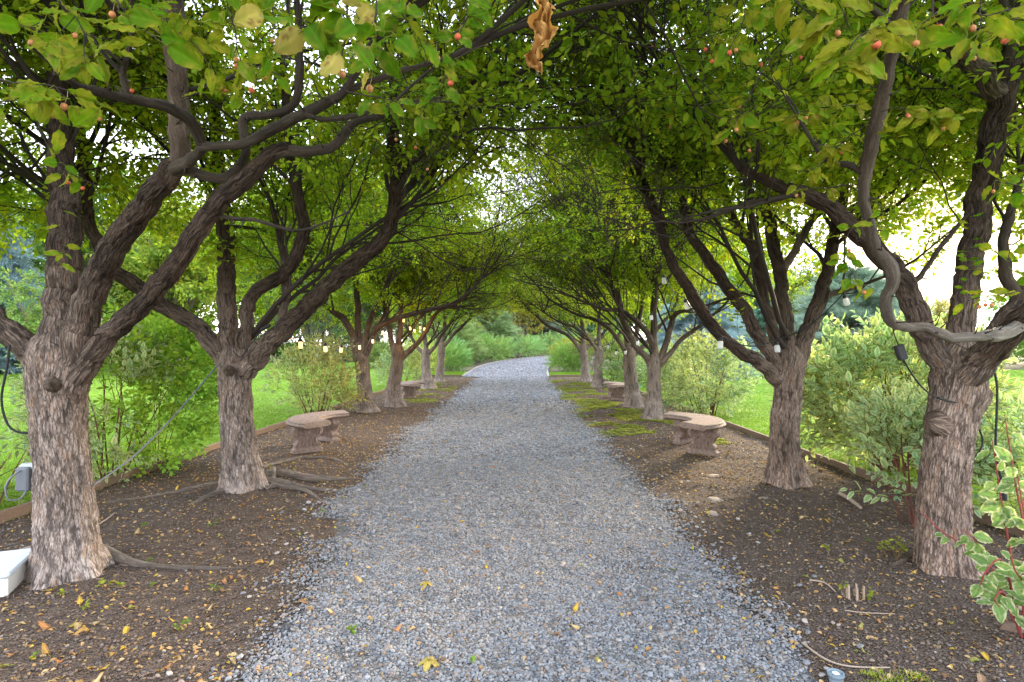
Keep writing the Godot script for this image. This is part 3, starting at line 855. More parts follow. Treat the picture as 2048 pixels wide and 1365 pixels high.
func put_sprig(p: Vector3, d: Vector3, s: float) -> void:
	if dome(p): return
	# leaves sit in patches and thin out towards the top of the crown
	var keep := 0.50 + 0.26 * smoothstep(1.8, 3.4, absf(p.x)) - 0.30 * smoothstep(3.3, 4.6, p.y) + 0.5 * wobble.get_noise_3d(p.x * 55.0, p.y * 55.0, p.z * 55.0)
	if absf(p.x) < 2.0: keep -= 0.10
	if p.y > 4.8 and -p.z < 7.0: keep -= 0.12
	if rng.randf() > keep: return
	if -p.z > 0.0 and p.y < 1.5 + (-p.z) * 0.64 and p.distance_to(eye) < 2.0: return
	var k := rng.randi() % 4
	put_at[k].append(aim(p - origin, d, (Vector3.UP + rv() * 0.5).normalized(), s))
	var y := rf(0.75, 1.25)
	var w := clampf(hue + rf(-0.5, 0.5) + 0.9 * wobble.get_noise_3d(p.x * 25.0, p.y * 25.0, p.z * 25.0), -1, 1)
	put_tint[k].append(Color(y * (1.0 + 0.28 * w), y * (1.0 + 0.05 * w), y * (1.0 - 0.2 * w)))


func grow(p: Vector3, dir: Vector3, length: float, r0: float, lvl: int) -> void:
	var n := clampi(int(length / ([0.28, 0.22, 0.16, 0.12][lvl])), 2, 10)
	var seg := length / n
	var pts := PackedVector3Array([p - origin])
	var rad := PackedFloat32Array([r0])
	var dirs := PackedVector3Array([dir])
	for i in n:
		dir = (dir + rv() * ([0.2, 0.26, 0.3, 0.3][lvl]) + Vector3(0, [0.10, 0.05, -0.01, -0.05][lvl], 0) + lean * ([0.08, 0.03, 0.0, 0.0][lvl])).normalized()
		if p.y < 2.3 and dir.y < 0.15 and lvl < 3: dir = (dir + Vector3(0, 0.5, 0)).normalized()
		p += dir * seg
		pts.append(p - origin)
		rad.append(r0 * (1.0 - 0.72 * (i + 1.0) / n))
		dirs.append(dir)
	var clear := -p.z < 2.6 and -p.z > -0.2 and absf(p.x) < 2.6 and p.y < 1.5 + (-p.z) * 0.72
	if clear and lvl > 0: return
	S.tube(pts, rad, [7, 5, 4, 3][lvl], Color(1.0, 1.0, 1.0) * rf(0.75, 1.2), 1.0, 2.0)
	if lvl < 3:
		var gap: float = [0.30, 0.26, 0.17][lvl] / fill
		var k := int(length * 0.85 / gap)
		for j in k:
			var t := 0.22 + 0.78 * (j + rng.randf()) / maxf(k, 1)
			var i := clampi(int(t * n), 0, n - 1)
			var q := pts[i].lerp(pts[i + 1], clampf(t * n - i, 0, 1)) + origin
			var ax := dirs[i]
			var side := ax.cross(rv()).normalized()
			side = (side + Vector3(0, 0.25, 0)).normalized()
			var a := rf(0.6, 1.15)
			var l: float = length * ([0.62, 0.5, 0.52][lvl]) * (1.15 - 0.55 * t) * rf(0.7, 1.25)
			grow(q, (ax * cos(a) + side * sin(a)).normalized(), clampf(l, 0.18, [2.2, 1.1, 0.55][lvl]), maxf(rad[i] * 0.55, 0.0035), lvl + 1)
	if lvl >= 2:
		var gap2 := 0.115 / fill
		var k2 := int(length / gap2)
		for j in k2 + 1:
			var t2 := 0.25 + 0.75 * float(j) / maxf(k2, 1)
			var i2 := clampi(int(t2 * n), 0, n - 1)
			var q2 := pts[i2].lerp(pts[i2 + 1], clampf(t2 * n - i2, 0, 1)) + origin
			var out := (dirs[i2] * 0.7 + rv() * 0.8 + Vector3(0, -0.1, 0)).normalized()
			if j == k2: out = dirs[n]
			put_sprig(q2, out, rf(0.75, 1.15))


# trunk: traced rows; limbs: [rows, metres it goes on, first row where side branches start, bark 0 rough / 1 smooth]
func make_tree(label: String, trunk: Array, limbs: Array, opt := {}) -> Node3D:
	var near: float = trunk[0][2]
	var rows0: Array = trunk[0]
	var base := P(rows0[0], rows0[1], rows0[2])
	base.y = ground(base.x, base.z) - 0.03
	var o := thing("crabapple_tree", label, "tree", base, 0.0, "crab apple trees in two rows along the path")
	origin = base
	lean = Vector3(-signf(base.x), 0, 0)
	fill = 1.38 * opt.get("fill", 1.0)
	hue = opt.get("hue", 0.0)
	put_at = [[], [], [], []]
	put_tint = [PackedColorArray(), PackedColorArray(), PackedColorArray(), PackedColorArray()]
	var sd := base.x * 3.7 + base.z * 1.3
	var close := near < 8.0
	var tr := trace(trunk, 0.022 if close else 0.07)
	var tp: PackedVector3Array = tr[0]
	var trr: PackedFloat32Array = tr[1]
	for i in tp.size(): tp[i] -= base
	tp[0].y = minf(tp[0].y, -0.04)
	var cnt := tp.size()
	var tip_dir := (tp[cnt - 1] - tp[cnt - 3]).normalized()
	var tip_r := trr[cnt - 1]
	for q in [[0.35, 0.93], [0.65, 0.76], [0.9, 0.48], [1.0, 0.2]]:
		tp.append(tp[cnt - 1] + tip_dir * tip_r * float(q[0]))
		trr.append(tip_r * float(q[1]))
	var s := Shape.new()
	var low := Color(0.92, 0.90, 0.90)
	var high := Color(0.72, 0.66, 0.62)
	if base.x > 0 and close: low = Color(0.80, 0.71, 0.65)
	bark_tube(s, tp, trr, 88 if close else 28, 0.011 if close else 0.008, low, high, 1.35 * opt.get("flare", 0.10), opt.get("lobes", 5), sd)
	obj("trunk", s.mesh(), M.bark, o)
	var highs := []
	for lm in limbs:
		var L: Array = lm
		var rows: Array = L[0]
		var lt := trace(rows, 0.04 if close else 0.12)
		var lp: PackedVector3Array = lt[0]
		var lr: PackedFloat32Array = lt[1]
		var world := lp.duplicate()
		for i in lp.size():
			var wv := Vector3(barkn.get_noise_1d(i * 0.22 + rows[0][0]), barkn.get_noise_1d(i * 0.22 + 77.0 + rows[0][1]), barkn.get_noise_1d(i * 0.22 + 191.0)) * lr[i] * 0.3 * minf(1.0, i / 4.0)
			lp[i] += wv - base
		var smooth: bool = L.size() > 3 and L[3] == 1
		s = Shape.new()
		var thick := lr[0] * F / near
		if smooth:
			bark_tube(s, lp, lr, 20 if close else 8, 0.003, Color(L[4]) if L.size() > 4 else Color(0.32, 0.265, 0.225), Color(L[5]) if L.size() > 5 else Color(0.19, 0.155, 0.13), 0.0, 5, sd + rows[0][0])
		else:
			bark_tube(s, lp, lr, (44 if thick > 14 else 24) if close else 14, (0.009 if close else 0.004), high, Color(0.25, 0.218, 0.198), 0.0, 5, sd + rows[0][0])  # darkens along the limb: younger bark, plus the dimmer light up there painted in
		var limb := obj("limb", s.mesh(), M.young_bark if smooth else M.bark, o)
		# what grows on from it and along it
		S = Shape.new()
		var m := world.size()
		var last := (world[m - 1] - world[maxi(m - 4, 0)]).normalized()
		var more: float = L[1]
		if close:
			for k in int(world.size() * (0.5 if smooth else 0.25)):
				var i5 := rng.randi() % (m - 1)
				var ax5 := (world[i5 + 1] - world[i5]).normalized()
				var o5 := ax5.cross(rv()).normalized()
				var b5 := world[i5] - base + o5 * lr[i5] * 0.7
				var l5 := rf(0.015, 0.06) + lr[i5] * 0.4
				S.tube(PackedVector3Array([b5, b5 + (o5 + rv() * 0.4) * l5 * 0.6, b5 + (o5 + rv() * 0.7 + Vector3(0, 0.3, 0)) * l5]), PackedFloat32Array([0.006, 0.0035, 0.0018]), 4, Color(1.5, 1.3, 1.15), 1, 2, true)
		if more > 0.0:
			grow(world[m - 1], last, more, lr[m - 1] * 0.95, 0 if more > 1.3 else 1)
		var total := 0.0
		for i in m - 1: total += world[i].distance_to(world[i + 1])
		var from: float = L[2]
		var along := 0.0
		var next := total * from
		for i in m:
			if world[i].y > 2.7 and i % 3 == 0: highs.append([world[i], lr[i]])
		for i in m - 1:
			along += world[i].distance_to(world[i + 1])
			if along > next:
				next += rf(0.22, 0.42) / fill
				var ax := (world[i + 1] - world[i]).normalized()
				var side := (ax.cross(rv()).normalized() + Vector3(0, 0.35, 0)).normalized()
				var a := rf(0.55, 1.1)
				grow(world[i], (ax * cos(a) + side * sin(a)).normalized(), rf(0.9, 1.9) * opt.get("reach", 1.0), clampf(lr[i] * 0.42, 0.006, 0.028), 1)
		if S.v.size() > 0: obj("branches", S.mesh(), M.twig, limb).set_meta("kind", "stuff")
	# the upper crown, which the photograph shows only from below
	var ups: int = opt.get("ups", 7)
	var top := tp[cnt - 1] + base
	for k in ups:
		var g := TAU * (k + rng.randf() * 0.6) / ups + (0.0 if base.x > 0 else PI)
		var e := rf(0.5, 1.2)
		var dir := Vector3(-cos(g) * cos(e), sin(e), sin(g) * cos(e))
		var from_p := top + Vector3(0, 0.1, 0)
		var r0 := 0.035
		if highs.size():
			# the high point that lies most towards where this one is going
			var best := -1e9
			for hp in highs:
				var hv: Vector3 = hp[0]
				var sc := (hv - top).normalized().dot(Vector3(dir.x, 0, dir.z).normalized()) - 0.25 * absf(hv.y - 3.2) + rng.randf() * 0.5
				if sc > best:
					best = sc
					from_p = hv
					r0 = minf(0.03 if near > 5.0 else 0.014, float(hp[1]) * 0.6)
		S = Shape.new()
		grow(from_p, dir, rf(2.4, 3.4) * opt.get("tall", 1.0), r0, 0)
		if S.v.size(): obj("bough", S.mesh(), M.twig, o)
	# long straight boughs that lean over the path and meet those of the other row
	for k in int(opt.get("arches", 6)):
		var bow := Vector3(-signf(base.x) * rf(0.55, 1.0), rf(0.6, 1.0), rf(-0.75, 0.75)).normalized()
		var p3 := top + Vector3(0, rf(0.0, 0.3), 0)
		var r3 := 0.03
		if near < 5.0 or (highs.size() and k % 3 != 0):
			var hp3: Array = highs[rng.randi() % highs.size()]
			p3 = hp3[0]
			r3 = minf(0.026, float(hp3[1]) * 0.6)
			if p3.y > 3.6 and near > 5.0: continue
			if near < 5.0:
				if p3.y < 2.9: continue
				r3 = 0.014
		S = Shape.new()
		grow(p3, bow, rf(2.6, 3.8), r3, 0)
		if S.v.size(): obj("bough", S.mesh(), M.twig, o)
	# low side limbs spreading over the lawn and along the row
	for k in int(opt.get("skirts", 7)):
		var g2 := lerpf(-1.5, 1.5, (k + rng.randf() * 0.5) / 7.0)
		var e2 := rf(0.12, 0.5)
		var dir2 := Vector3(signf(base.x) * cos(g2) * cos(e2), sin(e2), sin(g2) * cos(e2))
		var p2 := top + Vector3(0, rf(0.2, 0.7), 0)
		if highs.size():
			var bst := -1e9
			for hp in highs:
				var hv2: Vector3 = hp[0]
				var sc2 := (hv2 - top).normalized().dot(Vector3(dir2.x, 0, dir2.z).normalized()) - 0.5 * absf(hv2.y - (2.8 if near > 5.0 else 3.3)) + rng.randf() * 0.4
				if sc2 > bst:
					bst = sc2
					p2 = hv2
		S = Shape.new()
		grow(p2, dir2, rf(2.0, 3.0), 0.024 if near > 5.0 else 0.014, 0)
		if S.v.size(): obj("bough", S.mesh(), M.twig, o)
	for k in 4:
		if put_at[k].size(): many("crown", sprigs[k], M.leaf, put_at[k], put_tint[k], o)
	return o


# ---------------------------------------------------------------- shrubs and far trees
func bush(called: String, label: String, category: String, base: Vector3, size: Vector3, o := {}) -> Node3D:
	base.y = ground(base.x, base.z)
	var t := thing(called, label, category, base, 0.0, o.get("group", ""))
	var meshes: Array = o.get("sprigs", dogwood)
	var tint: Color = o.get("tint", Color.WHITE)
	var stems: int = o.get("stems", 14)
	var bare: float = o.get("bare", 0.25)
	var sc: float = o.get("scale", 1.0)
	var up: float = o.get("up", 0.5)
	var stem_col: Color = o.get("stem", Color(0.13, 0.055, 0.04))
	var tips := []
	for k in stems:
		var g := TAU * k / stems + rf(-0.4, 0.4)
		var r := sqrt(rng.randf())
		var end := Vector3(cos(g) * r * size.x * 0.46, size.y * rf(0.72, 0.97) * sqrt(1.0 - 0.5 * r * r), sin(g) * r * size.z * 0.46)
		var start := Vector3(end.x * 0.25, -0.04, end.z * 0.25) + rv() * 0.05
		start.y = -0.05
		var mid := start.lerp(end, 0.5) + Vector3(0, size.y * 0.08, 0) + rv() * 0.06 * size.y
		var rs := resample(PackedVector3Array([start, mid, end]), PackedFloat32Array([0.011 * sc, 0.008 * sc, 0.003]), 0.18 * maxf(1.0, sc))
		var s := Shape.new()
		s.tube(rs[0], rs[1], 5, stem_col * rf(0.7, 1.3))
		for j in 3:
			var pts: PackedVector3Array = rs[0]
			var i := clampi(int(pts.size() * rf(0.3, 0.9)), 0, pts.size() - 2)
			var e2 := pts[i] + Vector3(rf(-0.3, 0.3) * size.x, rf(0.05, 0.3) * size.y, rf(-0.3, 0.3) * size.z) * 0.6
			s.tube(PackedVector3Array([pts[i], pts[i].lerp(e2, 0.5) + rv() * 0.03, e2]), PackedFloat32Array([0.005 * sc, 0.004 * sc, 0.002]), 3, stem_col * rf(0.7, 1.3))
			tips.append(e2)
		obj("stem", s.mesh(), M.stone, t)
		tips.append(end)
	var n: int = o.get("count", 500)
	var at := []
	var tn := []
	for k in meshes.size():
		at.append([]); tn.append(PackedColorArray())
	var tries := 0
	while n > 0 and tries < n * 40 + 4000:
		tries += 1
		var p := rv()
		var l := p.length()
		if l > 1.0 or l < o.get("hollow", 0.35): continue
		p = Vector3(p.x * size.x * 0.5, (p.y * 0.5 + 0.5) * size.y, p.z * size.z * 0.5)
		if p.y < size.y * bare * (1.0 + 0.5 * wobble.get_noise_2d(p.x * 90.0, p.z * 90.0)): continue
		var q := p + base
		if wobble.get_noise_3d(q.x * 70.0, q.y * 70.0, q.z * 70.0) < o.get("gap", -0.18): continue
		var d := (Vector3(p.x / size.x, (p.y - size.y * 0.4) / size.y * 0.8, p.z / size.z) * 2.0 + rv() * 0.7 + Vector3(0, up, 0)).normalized()
		var m := rng.randi() % meshes.size()
		at[m].append(aim(p, d, (Vector3.UP + rv() * 0.4).normalized(), sc * rf(0.7, 1.2)))
		var y := rf(0.75, 1.25)
		var w := rf(-0.12, 0.12) + 0.2 * wobble.get_noise_3d(q.x * 40.0, q.y * 40.0, q.z * 40.0)
		tn[m].append(Color(tint.r * y * (1.0 + w), tint.g * y, tint.b * y * (1.0 - w)))
		n -= 1
	for k in meshes.size():
		if at[k].size(): many("foliage", meshes[k], M.needle if o.get("needle", false) else M.leaf, at[k], tn[k], t)
	return t


func far_tree(called: String, label: String, base: Vector3, h: float, w: float, tint: Color, count := 900, o := {}) -> void:
	base.y = ground(base.x, base.z)
	var t := thing(called, label, "tree", base, 0.0, o.get("group", "trees beyond the lawns"))
	var s := Shape.new()
	var fork: float = h * o.get("fork", 0.25)
	s.tube(PackedVector3Array([Vector3(0, -0.1, 0), Vector3(0.05, fork * 0.5, 0), Vector3(0.0, fork, 0.05)]), PackedFloat32Array([h * 0.028, h * 0.021, h * 0.018]), 9, Color(0.17, 0.13, 0.10))
	obj("trunk", s.mesh(), M.stone, t)
	var clumps := []
	for k in 9:
		var g := TAU * k / 9.0 + rf(-0.3, 0.3)
		var e := Vector3(cos(g) * w * 0.36 * rf(0.5, 1), h * rf(0.5, 0.92), sin(g) * w * 0.36 * rf(0.5, 1))
		s = Shape.new()
		var r := resample(PackedVector3Array([Vector3(0, fork - 0.05, 0), Vector3(e.x * 0.45, lerpf(fork, e.y, 0.55), e.z * 0.45), e]), PackedFloat32Array([h * 0.012, h * 0.008, h * 0.002]), 0.5)
		s.tube(r[0], r[1], 6, Color(0.15, 0.12, 0.095))
		obj("limb", s.mesh(), M.stone, t)
	for k in int(o.get("clumps", 34)):
		var q := rv().normalized() * pow(rng.randf(), 0.4)
		clumps.append([Vector3(q.x * w * 0.44, lerpf(fork * o.get("skirt", 0.8), h * 0.94, q.y * 0.5 + 0.5), q.z * w * 0.44), rf(0.09, 0.17) * w, rf(0.75, 1.2)])
	var at := [[], []]
	var tn := [PackedColorArray(), PackedColorArray()]
	for k in count:
		var c: Array = clumps[k % clumps.size()]
		var q2 := rv()
		if q2.length() > 1.0: q2 = q2.normalized()
		var p: Vector3 = c[0] + q2 * float(c[1]) * Vector3(1, 0.75, 1)
		var d := (q2 + rv() * 0.5 + Vector3(0, 0.1, 0)).normalized()
		var m := rng.randi() % 2
		at[m].append(aim(p, d, (Vector3.UP + rv() * 0.4).normalized(), rf(0.7, 1.25) * w / 5.0 * o.get("scale", 1.0)))
		var y: float = rf(0.75, 1.25) * float(c[2])
		tn[m].append(Color(tint.r * y * rf(0.85, 1.2), tint.g * y, tint.b * y))
	for m2 in 2: many("crown", broad[m2], M.leaf, at[m2], tn[m2], t)


func conifer(called: String, label: String, base: Vector3, h: float, w: float, tint: Color, o := {}) -> void:
	base.y = ground(base.x, base.z)
	var t := thing(called, label, "tree", base, 0.0, o.get("group", "conifers beyond the lawns"))
	var s := Shape.new()
	s.tube(PackedVector3Array([Vector3(0, -0.1, 0), Vector3(0, h * 0.5, 0), Vector3(0, h * 0.97, 0)]), PackedFloat32Array([h * 0.02, h * 0.013, h * 0.003]), 8, Color(0.15, 0.11, 0.085))
	obj("trunk", s.mesh(), M.stone, t)
	var at := [[], []]
	var tn := [PackedColorArray(), PackedColorArray()]
	s = Shape.new()
	var rows: int = o.get("rows", int(h * 3.2))
	var sc: float = o.get("scale", 1.0) * 1.5
	for k in rows:
		var f := float(k) / rows
		var y := h * lerpf(o.get("skirt", 0.05), 0.97, f)
		var reach := w * 0.5 * pow(1.0 - f, 0.8) + 0.12
		var arms := 9 if f < 0.75 else 6
		for j in arms:
			var g := TAU * j / arms + k * 1.1 + rf(-0.3, 0.3)
			var out := Vector3(cos(g), o.get("lift", -0.12) + 0.35 * f, sin(g)).normalized()
			var l := reach * rf(0.7, 1.12)
			var e := Vector3(0, y, 0) + out * l
			s.tube(PackedVector3Array([Vector3(0, y, 0), Vector3(0, y, 0) + out * l * 0.5 + Vector3(0, 0.03, 0), e]), PackedFloat32Array([0.02, 0.012, 0.004]), 3, Color(0.13, 0.10, 0.08))
			var n := int(l / 0.2) + 2
			var sh := rf(0.75, 1.2)
			for i in n:
				var u := lerpf(0.2, 1.0, float(i) / n)
				for sd in [-1.0, 1.0]:
					var side := out.cross(Vector3.UP).normalized() * float(sd)
					var d := (out * 0.8 + side * rf(0.2, 1.0) + Vector3(0, rf(-0.25, 0.2), 0)).normalized()
					var m := rng.randi() % 2
					at[m].append(aim(Vector3(0, y, 0) + out * l * u + rv() * 0.05, d, Vector3.UP, sc * rf(0.8, 1.3)))
					var b := sh * rf(0.85, 1.2)
					tn[m].append(Color(tint.r * b, tint.g * b, tint.b * b))
	obj("boughs", s.mesh(), M.stone, t)
	for m2 in 2: many("crown", needles[m2], M.needle, at[m2], tn[m2], t)


# ---------------------------------------------------------------- setting
func sheet(x0: float, x1: float, z0: float, z1: float, step: float, lift: Callable) -> ArrayMesh:
	var s := Shape.new()
	var nx := maxi(1, int(absf(x1 - x0) / step))
	var nz := maxi(1, int(absf(z1 - z0) / step))
	for i in nz + 1:
		for j in nx + 1:
			var x := lerpf(x0, x1, float(j) / nx)
			var z := lerpf(z0, z1, float(i) / nz)
			s.vert(Vector3(x, lift.call(x, z), z), Vector3.UP, Vector2(x, z), Color.WHITE)
	for i in nz:
		for j in nx:
			var q := i * (nx + 1) + j
			s.quad(q, q + nx + 1, q + nx + 2, q + 1)
	s.smooth_normals()
	return s.mesh()


func path_left(z: float) -> float:
	var d := -z
	return -(1.30 + 0.62 * smoothstep(1.5, 7.5, d)) + 0.16 * wobble.get_noise_1d(z * 45.0) + 0.08 * wobble.get_noise_1d(z * 160.0)


func path_right(z: float) -> float:
	return 1.46 + 0.15 * wobble.get_noise_1d(z * 45.0 + 300.0) + 0.08 * wobble.get_noise_1d(z * 160.0 + 90.0)


func make_ground() -> void:
	var far_lift := func(x: float, z: float) -> float:
		var d := -z
		var h := 0.0
		if d > 27.0: h += 0.048 * (minf(d, 60.0) - 27.0)
		return h - 0.07
	var g := obj("ground", sheet(-150, 150, 40, -220, 5.0, far_lift), M.mulch)
	tag(g, "brown planted ground reaching out beyond the lawns", "ground", "", "structure")
	var so := obj("soil", sheet(-4.32, 3.90, 4.0, -27.75, 0.075, func(x: float, z: float) -> float: return ground(x, z)), M.soil)
	tag(so, "bare dark brown soil under the tree rows beside the gravel", "soil", "", "structure")

	# the gravel path: a bed of grit, then stones on it
	var s := Shape.new()
	var nz := 320
	var nx := 40
	for i in nz + 1:
		var z := lerpf(4.0, -28.2, float(i) / nz)
		var a := path_left(z)
		var b := path_right(z)
		for j in nx + 1:
			var u := float(j) / nx
			var x := lerpf(a, b, u)
			var e := minf(u, 1.0 - u) * (b - a)
			s.vert(Vector3(x, ground(x, z) + lerpf(-0.02, 0.01, smoothstep(0.0, 0.22, e)), z), Vector3.UP, Vector2(x, z), Color.WHITE)
	for i in nz:
		for j in nx:
			var q := i * (nx + 1) + j
			s.quad(q, q + nx + 1, q + nx + 2, q + 1)
	s.smooth_normals()
	var path := obj("gravel_path", s.mesh(), M.grit)
	tag(path, "grey gravel path running away between the two tree rows", "path", "", "structure")
	# its bend beyond the trees, climbing a little to the right
	s = Shape.new()
	var le := [Vector2(-2.6, 27.6), Vector2(-2.5, 30), Vector2(-2.17, 33.9), Vector2(-1.1, 38), Vector2(0.7, 41.3), Vector2(2.6, 43.6), Vector2(6, 45.5), Vector2(14, 46)]
	var ri := [Vector2(1.55, 27.6), Vector2(1.6, 29), Vector2(1.75, 32), Vector2(2.1, 35), Vector2(2.6, 37.5), Vector2(3.6, 40), Vector2(6.5, 41.8), Vector2(14, 42.3)]
	var lp := PackedVector3Array()
	var rp := PackedVector3Array()
	for k in 8:
		var a2: Vector2 = le[k]
		var b2: Vector2 = ri[k]
		lp.append(Vector3(a2.x, ground(a2.x, -a2.y) + 0.02, -a2.y)); rp.append(Vector3(b2.x, ground(b2.x, -b2.y) + 0.02, -b2.y))
	var one := PackedFloat32Array([1, 1, 1, 1, 1, 1, 1, 1])
	var rows := 64
	for i in rows + 1:
		var f := 7.0 * i / rows
		var k := mini(int(f), 6)
		var l2 := lp[k].cubic_interpolate(lp[k + 1], lp[maxi(k - 1, 0)], lp[mini(k + 2, 7)], f - k)
		var r2 := rp[k].cubic_interpolate(rp[k + 1], rp[maxi(k - 1, 0)], rp[mini(k + 2, 7)], f - k)
		for j in 9:
			var q3 := l2.lerp(r2, j / 8.0)
			q3.y = ground(q3.x, q3.z) + 0.02
			s.vert(q3, Vector3.UP, Vector2.ZERO, Color.WHITE)
	for i in rows:
		for j in 8:
			var q4 := i * 9 + j
			s.quad(q4, q4 + 9, q4 + 10, q4 + 1)
	s.smooth_normals()
	var bend := obj("gravel_path", s.mesh(), M.grit)
	tag(bend, "pale far bend of the gravel path curving right past junipers", "path", "", "structure")
	for side in [lp, rp]:
		var e2 := resample(side, one, 0.4)
		var sp: PackedVector3Array = e2[0]
		var st := Shape.new()
		for i in sp.size() - 1:
			var mid := (sp[i] + sp[i + 1]) * 0.5
			mid.y += 0.015
			st.box(Transform3D(Basis.looking_at(sp[i + 1] - sp[i]), mid), Vector3(0.09, 0.07, sp[i].distance_to(sp[i + 1]) + 0.02))
		obj("edging_strip", st.mesh(), M.kerb, bend)

	# stones
	var stones := []
	for k in 3: stones.append(stone_mesh(k, 0.45))
	var at := [[], [], []]
	var tn := [PackedColorArray(), PackedColorArray(), PackedColorArray()]
	var big := []
	for band in [[2.1, 4.6, 0.0122], [4.6, 7.5, 0.0150], [7.5, 13.0, 0.023], [13.0, 28.0, 0.04]]:
		var d0: float = band[0]
		var d1: float = band[1]
		var gap: float = band[2]
		var d := d0
		while d < d1:
			var a3 := path_left(-d) - 0.5
			var b3 := path_right(-d) + 0.5
			var x := a3 + rng.randf() * gap
			while x < b3:
				var px := x + rf(-0.5, 0.5) * gap
				var pz := -d + rf(-0.5, 0.5) * gap
				x += gap
				var inside := minf(px - a3 - 0.5, b3 - 0.5 - px)
				var keep := smoothstep(-0.30, 0.38, inside + 0.16 * wobble.get_noise_2d(px * 150.0, pz * 150.0))
				var worn := smoothstep(0.30, 0.55, wobble.get_noise_2d(px * 60.0 + 200.0, pz * 60.0)) * 0.5
				if rng.randf() > keep * keep - worn * (1.0 - smoothstep(0.3, 1.0, inside)): continue
				var size: float = gap * rf(0.5, 0.95)
				if rng.randf() < 0.03: size *= rf(1.3, 1.9)
				var c := stone_tone(rng.randf())
				var b := Basis.from_euler(Vector3(rf(-0.6, 0.6), rf(0, TAU), rf(-0.6, 0.6))).scaled(Vector3.ONE * size)
				var t := Transform3D(b, Vector3(px, ground(px, pz) + 0.01 * smoothstep(0.0, 0.2, inside) + size * 0.12, pz))
				var m := rng.randi() % 3
				at[m].append(t); tn[m].append(c)
			d += gap
	for m2 in 3: many("gravel", stones[m2], M.stone, at[m2], tn[m2], path)
	var ba := [[], [], []]
	var bc := [PackedColorArray(), PackedColorArray(), PackedColorArray()]
	for k in 20000:
		var f := 7.0 * pow(rng.randf(), 1.15)
		var i := mini(int(f), 6)
		var l := lp[i].lerp(lp[i + 1], f - i)
		var r := rp[i].lerp(rp[i + 1], f - i)
		var q := l.lerp(r, rf(0.01, 0.99))
		var sz := rf(0.022, 0.045)
		q.y = ground(q.x, q.z) + 0.02 + sz * 0.12
		var m := rng.randi() % 3
		ba[m].append(Transform3D(Basis.from_euler(Vector3(rf(-0.6, 0.6), rf(0, TAU), rf(-0.6, 0.6))).scaled(Vector3.ONE * sz), q))
		bc[m].append(stone_tone(rng.randf()))
	for m3 in 3: many("gravel", stones[m3], M.stone, ba[m3], bc[m3], bend)
	# the larger pale stones, one by one
	for k in 300:
		var d2 := lerpf(2.45, 8.5, pow(rng.randf(), 1.5))
		var x2 := rf(path_left(-d2) - 0.35, path_right(-d2) + 0.45)
		if x2 > 0.2 and rng.randf() < 0.3: x2 = rf(0.9, path_right(-d2) + 0.3)
		var o := MeshInstance3D.new()
		o.name = "stone"
		o.mesh = stones[k % 3]
		var sz := rf(0.012, 0.021) * (1.25 if d2 > 5 else 1.0)
		o.transform = Transform3D(Basis.from_euler(Vector3(rf(-0.4, 0.4), rf(0, TAU), rf(-0.4, 0.4))).scaled(Vector3.ONE * sz), Vector3(x2, ground(x2, -d2) + 0.012 + sz * 0.25, -d2))
		o.material_override = M["pale_stone_%d" % (k % 4)]
		path.add_child(o, true)

	# lawns
	var lawn_lift := func(x: float, z: float) -> float:
		var d := -z
		var h := 0.03 + 0.02 * wobble.get_noise_2d(x * 8.0, z * 8.0)
		if d > 27.0: h += 0.048 * (d - 27.0)
		return h
	var lawns := [
		[-34.0, -4.36, 3.0, -37.0, "mown green lawn left of the left timber edging"], [3.94, 36.0, 3.0, -31.5, "bright mown lawn right of the right timber edging"],
		[-4.34, -2.75, -27.95, -30.2, "small strip of grass left of the far path bend"], [1.72, 3.92, -27.95, -30.0, "small strip of grass right of the far path bend"]]
	var blades := make_blades()
	for L in lawns:
		var o2 := obj("lawn", sheet(L[0], L[1], L[2], L[3], 0.6, lawn_lift), M.turf)
		tag(o2, L[4], "lawn", "", "structure")
		var ga := []
		var gt := PackedColorArray()
		var strip: bool = absf(L[0] - L[1]) < 3.0
		var n := 1600 if strip else 52000
		for k in n:
			var d3: float
			var x3: float
			if strip:
				d3 = rf(-L[2], -L[3]); x3 = rf(L[0], L[1])
			else:
				d3 = 3.2 * pow(absf(L[3]) / 3.2, rng.randf())
				var reach := minf(2.0 + d3 * 0.75, 30.0)
				x3 = L[1] - reach * rng.randf() if L[0] < 0 else L[0] + reach * rng.randf()
			var sc := 0.8 + d3 * 0.085
			var t3 := Transform3D(Basis(Vector3.UP, rf(0, TAU)).scaled(Vector3(sc, 0.60 + d3 * 0.006, sc)), Vector3(x3, lawn_lift.call(x3, -d3) - 0.004, -d3))
			ga.append(t3)
			var y := rf(0.8, 1.2) * (1.0 + 0.25 * wobble.get_noise_2d(x3 * 20.0, d3 * 20.0))
			gt.append(Color(y * rf(0.85, 1.25), y, y * rf(0.7, 1.1)))
		many("grass", blades, M.grass, ga, gt, o2)


func stone_tone(u: float) -> Color:
	var c := Color(0.10, 0.104, 0.114).lerp(Color(0.27, 0.278, 0.296), pow(rng.randf(), 1.1))
	if u < 0.07: c = Color(0.27, 0.235, 0.205)
	elif u < 0.12: c = Color(0.25, 0.175, 0.125)
	elif u < 0.16: c = Color(0.30, 0.285, 0.27)
	elif u < 0.22: c = Color(0.15, 0.12, 0.10)
	return c


